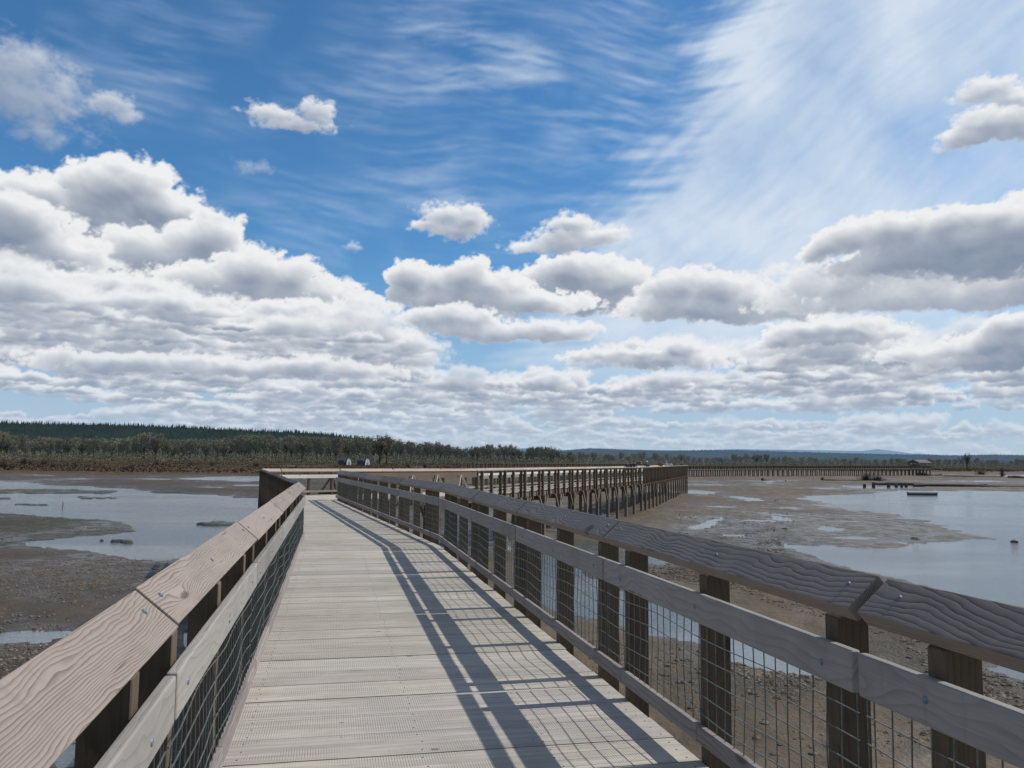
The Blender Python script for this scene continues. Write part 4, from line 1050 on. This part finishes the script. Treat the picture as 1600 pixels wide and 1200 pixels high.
    rr = random.Random(11)
    rl = []
    for k in range(1500):
        v = 7+212*rr.random()**1.5; u = rr.uniform(-1020, 1020); rl.append((v, u))
    rl.sort()
    big = list(CLOUDS)
    def do_row(v, u):
        f = fbm(np.array([u/330.]), np.array([v/60.]), 3, 91)[0]
        lim = 215 if u < -120 else 165
        if v > lim or (v > 120 and f < .52) or (v > 55 and f < .43) or (v > 60 and f < .33): return
        W_ = (9+v*.34)*rr.uniform(.4, 1.4); H_ = W_*rr.uniform(.20, .46)
        pf = []; n = rr.randint(3, 6)
        for i in range(n):
            t = (i+.5)/n*2-1; q = 1-abs(t)**2*.65; hh_ = H_*q*rr.uniform(.55, 1.15)
            pf.append((u+t*W_*.85+rr.uniform(-.1, .1)*W_, v+hh_*.45, W_*rr.uniform(.34, .52), hh_+1.5))
        hz = max(0., 1-v/140.)**1.0*.62+.08
        draw(pf, max(.10, H_/34), .95, .95, rr.uniform(.5, 1)*(.5+.5*min(1, v/70)), .26, hz, rr.randint(0, 60), flat=.5)
    yb = lambda v: 720-v
    order = sorted([(min(SK(p[0], p[1])[1]-p[3] for p in c[0]), 1, c) for c in big]+[(-9e9, 0, None)], key=lambda q: -q[0])
    # highest (nearest) clouds are drawn last of the low ones, but tall banks lie behind the rows at their feet
    for c in big:
        if c[2] == 'back': draw(P(c[0]), c[1], *c[3:])
    for v, u in sorted(rl): do_row(v, u)
    for c in big:
        if c[2] == 'front': draw(P(c[0]), c[1], *c[3:])
    # haze veil hugging the horizon
    v = np.clip(1-py/110.0, 0, 1)**1.2*.60; over(np.broadcast_to(np.array([.49, .585, .70], np.float32), RGB.shape), v.astype(np.float32))
    return RGB, A
CLOUDS = [
 # (puffs, size, order, amp, tau, density, softness, haze, seed)
 ([(195, 300, 74, 46), (252, 335, 62, 44), (90, 335, 90, 46), (20, 330, 80, 50), (170, 380, 160, 50), (-70, 340, 90, 60)], 1.1, 'back', 1.0, .95, 1, .14, 0, 1),
 ([(320, 378, 60, 44), (355, 405, 60, 34), (250, 410, 110, 40), (180, 430, 100, 34)], 1.0, 'back', 1.0, .8, 1, .12, 0, 2),
 ([(20, 360, 72, 44), (-50, 380, 90, 60), (60, 400, 90, 34), (0, 430, 120, 40)], 1.0, 'back', 1.0, 1.25, 1, .16, 0, 3),
 ([(400, 428, 56, 36), (455, 440, 52, 30), (500, 462, 52, 22), (360, 455, 110, 34), (290, 470, 120, 30)], .95, 'back', 1.0, .8, 1, .12, 0, 4),
 ([(150, 460, 120, 30), (60, 470, 130, 36), (240, 480, 120, 28), (-40, 480, 120, 46), (180, 505, 170, 26)], 1.0, 'back', 1.0, 1.5, 1, .22, 0, 5),
 ([(470, 500, 90, 24), (550, 515, 60, 16), (400, 515, 110, 24), (560, 480, 40, 14), (330, 530, 120, 18)], .8, 'back', 1.0, .9, 1, .14, .05, 6),
 ([(905, 430, 66, 30), (850, 448, 60, 24), (960, 446, 60, 26), (900, 470, 110, 26), (1010, 470, 70, 24)], .85, 'back', 1.0, .95, 1, .13, 0, 7),
 ([(648, 440, 38, 27), (690, 446, 40, 20), (735, 438, 44, 28), (775, 450, 50, 22), (720, 468, 100, 20), (830, 474, 80, 22)], .8, 'back', 1.0, .9, 1, .12, 0, 8),
 ([(1060, 452, 50, 24), (1115, 456, 66, 28), (1180, 470, 54, 22), (1100, 486, 110, 22), (1230, 486, 60, 18)], .8, 'back', 1.0, .75, 1, .14, .05, 9),
 ([(1400, 420, 150, 22), (1540, 455, 150, 26), (1300, 445, 70, 20), (1640, 450, 120, 40), (1430, 465, 170, 20)], .9, 'back', 1.0, .55, 1, .2, .05, 10),
 ([(1560, 340, 64, 24), (1480, 352, 62, 26), (1410, 362, 54, 24), (1345, 376, 44, 22), (1300, 384, 30, 20), (1620, 362, 90, 36), (1500, 386, 110, 30), (1610, 400, 130, 34), (1430, 408, 90, 18)], 1.0, 'back', .9, 1.35, 1, .10, 0, 11),
 ([(712, 498, 56, 18), (670, 500, 40, 14), (780, 520, 90, 16), (870, 520, 60, 16)], .6, 'back', 1.0, .8, 1, .16, .1, 12),
 ([(1255, 520, 40, 15), (1305, 516, 50, 18), (1350, 518, 46, 13), (1390, 524, 30, 9), (1225, 534, 34, 13), (1290, 534, 70, 9)], .6, 'front', 1.0, .9, 1, .12, .05, 13),
 ([(1590, 512, 40, 20), (1560, 540, 50, 18), (1500, 545, 40, 12), (1620, 545, 60, 26), (1440, 552, 40, 10), (1560, 562, 90, 14)], .65, 'front', 1.0, 1.0, 1, .12, .05, 14),
 ([(1060, 548, 30, 12), (1000, 556, 60, 12), (1030, 565, 90, 10), (930, 560, 40, 10)], .5, 'front', 1.0, .9, 1, .14, .12, 15),
 ([(480, 575, 90, 16), (380, 575, 90, 16), (560, 580, 70, 12), (200, 570, 110, 18)], .6, 'front', 1.0, 1.0, .9, .18, .1, 16),
 ([(700, 335, 40, 20), (735, 345, 32, 24), (715, 362, 36, 16), (668, 352, 18, 9)], .62, 'front', 1.1, .5, .95, .30, 0, 17),
 ([(895, 352, 32, 18), (935, 372, 38, 18), (880, 378, 48, 15), (820, 388, 26, 8)], .7, 'front', 1.0, .65, .95, .26, 0, 18),
 ([(430, 178, 42, 13), (495, 176, 26, 18), (465, 194, 48, 14)], .6, 'front', 1.1, .5, .85, .35, 0, 19),
 ([(180, 166, 26, 20), (198, 182, 20, 14)], .55, 'front', 1.2, .3, .6, .6, 0, 20),
 ([(1550, 195, 46, 26), (1590, 190, 40, 24), (1510, 215, 34, 18), (1640, 190, 60, 30)], .7, 'front', 1.0, .6, .95, .25, 0, 21),
 ([(1545, 142, 40, 20), (1590, 152, 30, 12), (1630, 150, 40, 16)], .6, 'front', 1.1, .5, .9, .3, 0, 22),
 ([(40, 120, 70, 44), (75, 160, 50, 34), (20, 150, 60, 50), (70, 210, 46, 24), (10, 75, 40, 14), (-60, 140, 60, 70)], .9, 'front', 1.5, .3, .62, .9, 0, 23),
 ([(398, 262, 26, 12)], .5, 'front', 1.2, .2, .45, .8, 0, 24), ([(345, 338, 26, 14)], .5, 'front', 1.3, .3, .4, .9, 0, 25), ([(552, 388, 12, 8)], .3, 'front', 1.2, .3, .5, .6, 0, 26),
]

def build_clouds(step=1.5, rad=30000.0):
    us = np.arange(-46*22.69, 46*22.69, step); vs = np.arange(-6, 1300*.68, step)
    PX, PY = np.meshgrid(us, vs); C, A = clouds(PX, np.maximum(PY, 0)); h, w = A.shape
    A = A*(1-sstep(np.abs(PX), 43*22.69, 45.8*22.69)); Cu = C/np.maximum(A, 1e-4)[..., None]*1.0
    Cu = np.where(A[..., None] > 1e-3, C/np.maximum(A, 1e-3)[..., None], .6); Cu = np.clip(Cu, 0, 1)
    th = PX/1300; el = np.arctan(PY/1300)
    co = np.stack([rad*np.sin(th)*np.cos(el), rad*np.cos(th)*np.cos(el), rad*np.sin(el)+EYE], -1)
    idx = np.arange(h*w).reshape(h, w); q = np.stack([idx[:-1, :-1], idx[:-1, 1:], idx[1:, 1:], idx[1:, :-1]], -1).reshape(-1, 4)
    am = np.maximum.reduce([A[:-1, :-1], A[:-1, 1:], A[1:, 1:], A[1:, :-1]]).reshape(-1); q = q[am > .004]       # open sky has no mesh
    me = bpy.data.meshes.new('sky_clouds'); me.vertices.add(h*w); me.vertices.foreach_set('co', co.ravel())
    me.loops.add(len(q)*4); me.loops.foreach_set('vertex_index', q.ravel()); me.polygons.add(len(q))
    me.polygons.foreach_set('loop_start', np.arange(0, len(q)*4, 4)); me.polygons.foreach_set('loop_total', np.full(len(q), 4)); me.update(calc_edges=True)
    a_ = me.attributes.new('cloud', 'FLOAT_COLOR', 'POINT'); a_.data.foreach_set('color', np.concatenate([Cu, np.ones((h, w, 1))], -1).astype(np.float32).ravel())
    a_ = me.attributes.new('cover', 'FLOAT', 'POINT'); a_.data.foreach_set('value', A.astype(np.float32).ravel())
    m = bpy.data.materials.new('cloud layer'); m.use_nodes = True; nt = m.node_tree; nt.nodes.clear()
    o_ = nt.nodes.new('ShaderNodeOutputMaterial'); e_ = nt.nodes.new('ShaderNodeEmission'); t_ = nt.nodes.new('ShaderNodeBsdfTransparent'); x_ = nt.nodes.new('ShaderNodeMixShader')
    n_ = noise(wpos(nt), .0022, 4, .6); n_ = n_*.10+.95
    c_ = mix(nt, 1.0, attr(nt, 'cloud', 'Color'), xyz(nt, n_, n_, n_), 'MULTIPLY')
    nt.links.new(c_.k, e_.inputs[0]); nt.links.new(attr(nt, 'cover').k, x_.inputs[0]); nt.links.new(t_.outputs[0], x_.inputs[1]); nt.links.new(e_.outputs[0], x_.inputs[2]); nt.links.new(x_.outputs[0], o_.inputs[0])
    m.cycles.emission_sampling = 'NONE'; me.materials.append(m)
    tag(link(bpy.data.objects.new('sky', me)), 'cumulus banks and high streaky cirrus', 'sky', kind='structure')
build_clouds()
# ---------------------------------------------------------------- sky
wld = bpy.data.worlds.new('World'); scene.world = wld; wld.use_nodes = True; nt = wld.node_tree; nt.nodes.clear()
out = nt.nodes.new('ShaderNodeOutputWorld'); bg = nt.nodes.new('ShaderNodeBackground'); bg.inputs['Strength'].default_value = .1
nt.links.new(bg.outputs[0], out.inputs[0])
SUN_EL = R(44.4); SUN_AZ = math.atan2(.968, .25)             # from +Y towards +X
sky = nt.nodes.new('ShaderNodeTexSky'); sky.sky_type = 'NISHITA'; sky.sun_disc = False; sky.sun_elevation = SUN_EL; sky.sun_rotation = SUN_AZ
sky.altitude = 10; sky.air_density = 1.0; sky.dust_density = .6; sky.ozone_density = 2.5
g = tc(nt, 'Generated'); gx, gy, dz = sep(g)
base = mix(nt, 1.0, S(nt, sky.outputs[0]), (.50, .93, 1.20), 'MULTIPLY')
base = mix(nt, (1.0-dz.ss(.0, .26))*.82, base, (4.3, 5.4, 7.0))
# unseen broken cloud added overhead and behind, to whiten the blue fill light
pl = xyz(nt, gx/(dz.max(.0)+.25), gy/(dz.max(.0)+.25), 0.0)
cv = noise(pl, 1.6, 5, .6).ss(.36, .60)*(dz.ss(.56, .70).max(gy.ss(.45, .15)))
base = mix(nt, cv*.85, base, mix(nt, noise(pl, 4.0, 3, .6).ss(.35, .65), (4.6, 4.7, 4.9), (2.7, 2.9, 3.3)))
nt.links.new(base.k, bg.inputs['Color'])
wld.cycles.sampling_method = 'MANUAL'; wld.cycles.sample_map_resolution = 512

sd_ = bpy.data.lights.new('sun', 'SUN'); sd_.energy = 3.9; sd_.angle = R(.53); sd_.color = (1, .955, .88)
so = bpy.data.objects.new('sun', sd_); col.objects.link(so)
sv = Vector((math.cos(SUN_EL)*math.sin(SUN_AZ), math.cos(SUN_EL)*math.cos(SUN_AZ), math.sin(SUN_EL)))
so.rotation_euler = sv.to_track_quat('Z', 'Y').to_euler(); so.location = (30, 10, 30)
scene.view_settings.view_transform = 'Standard'; scene.view_settings.look = 'None'; scene.view_settings.exposure = 0; scene.view_settings.gamma = 1
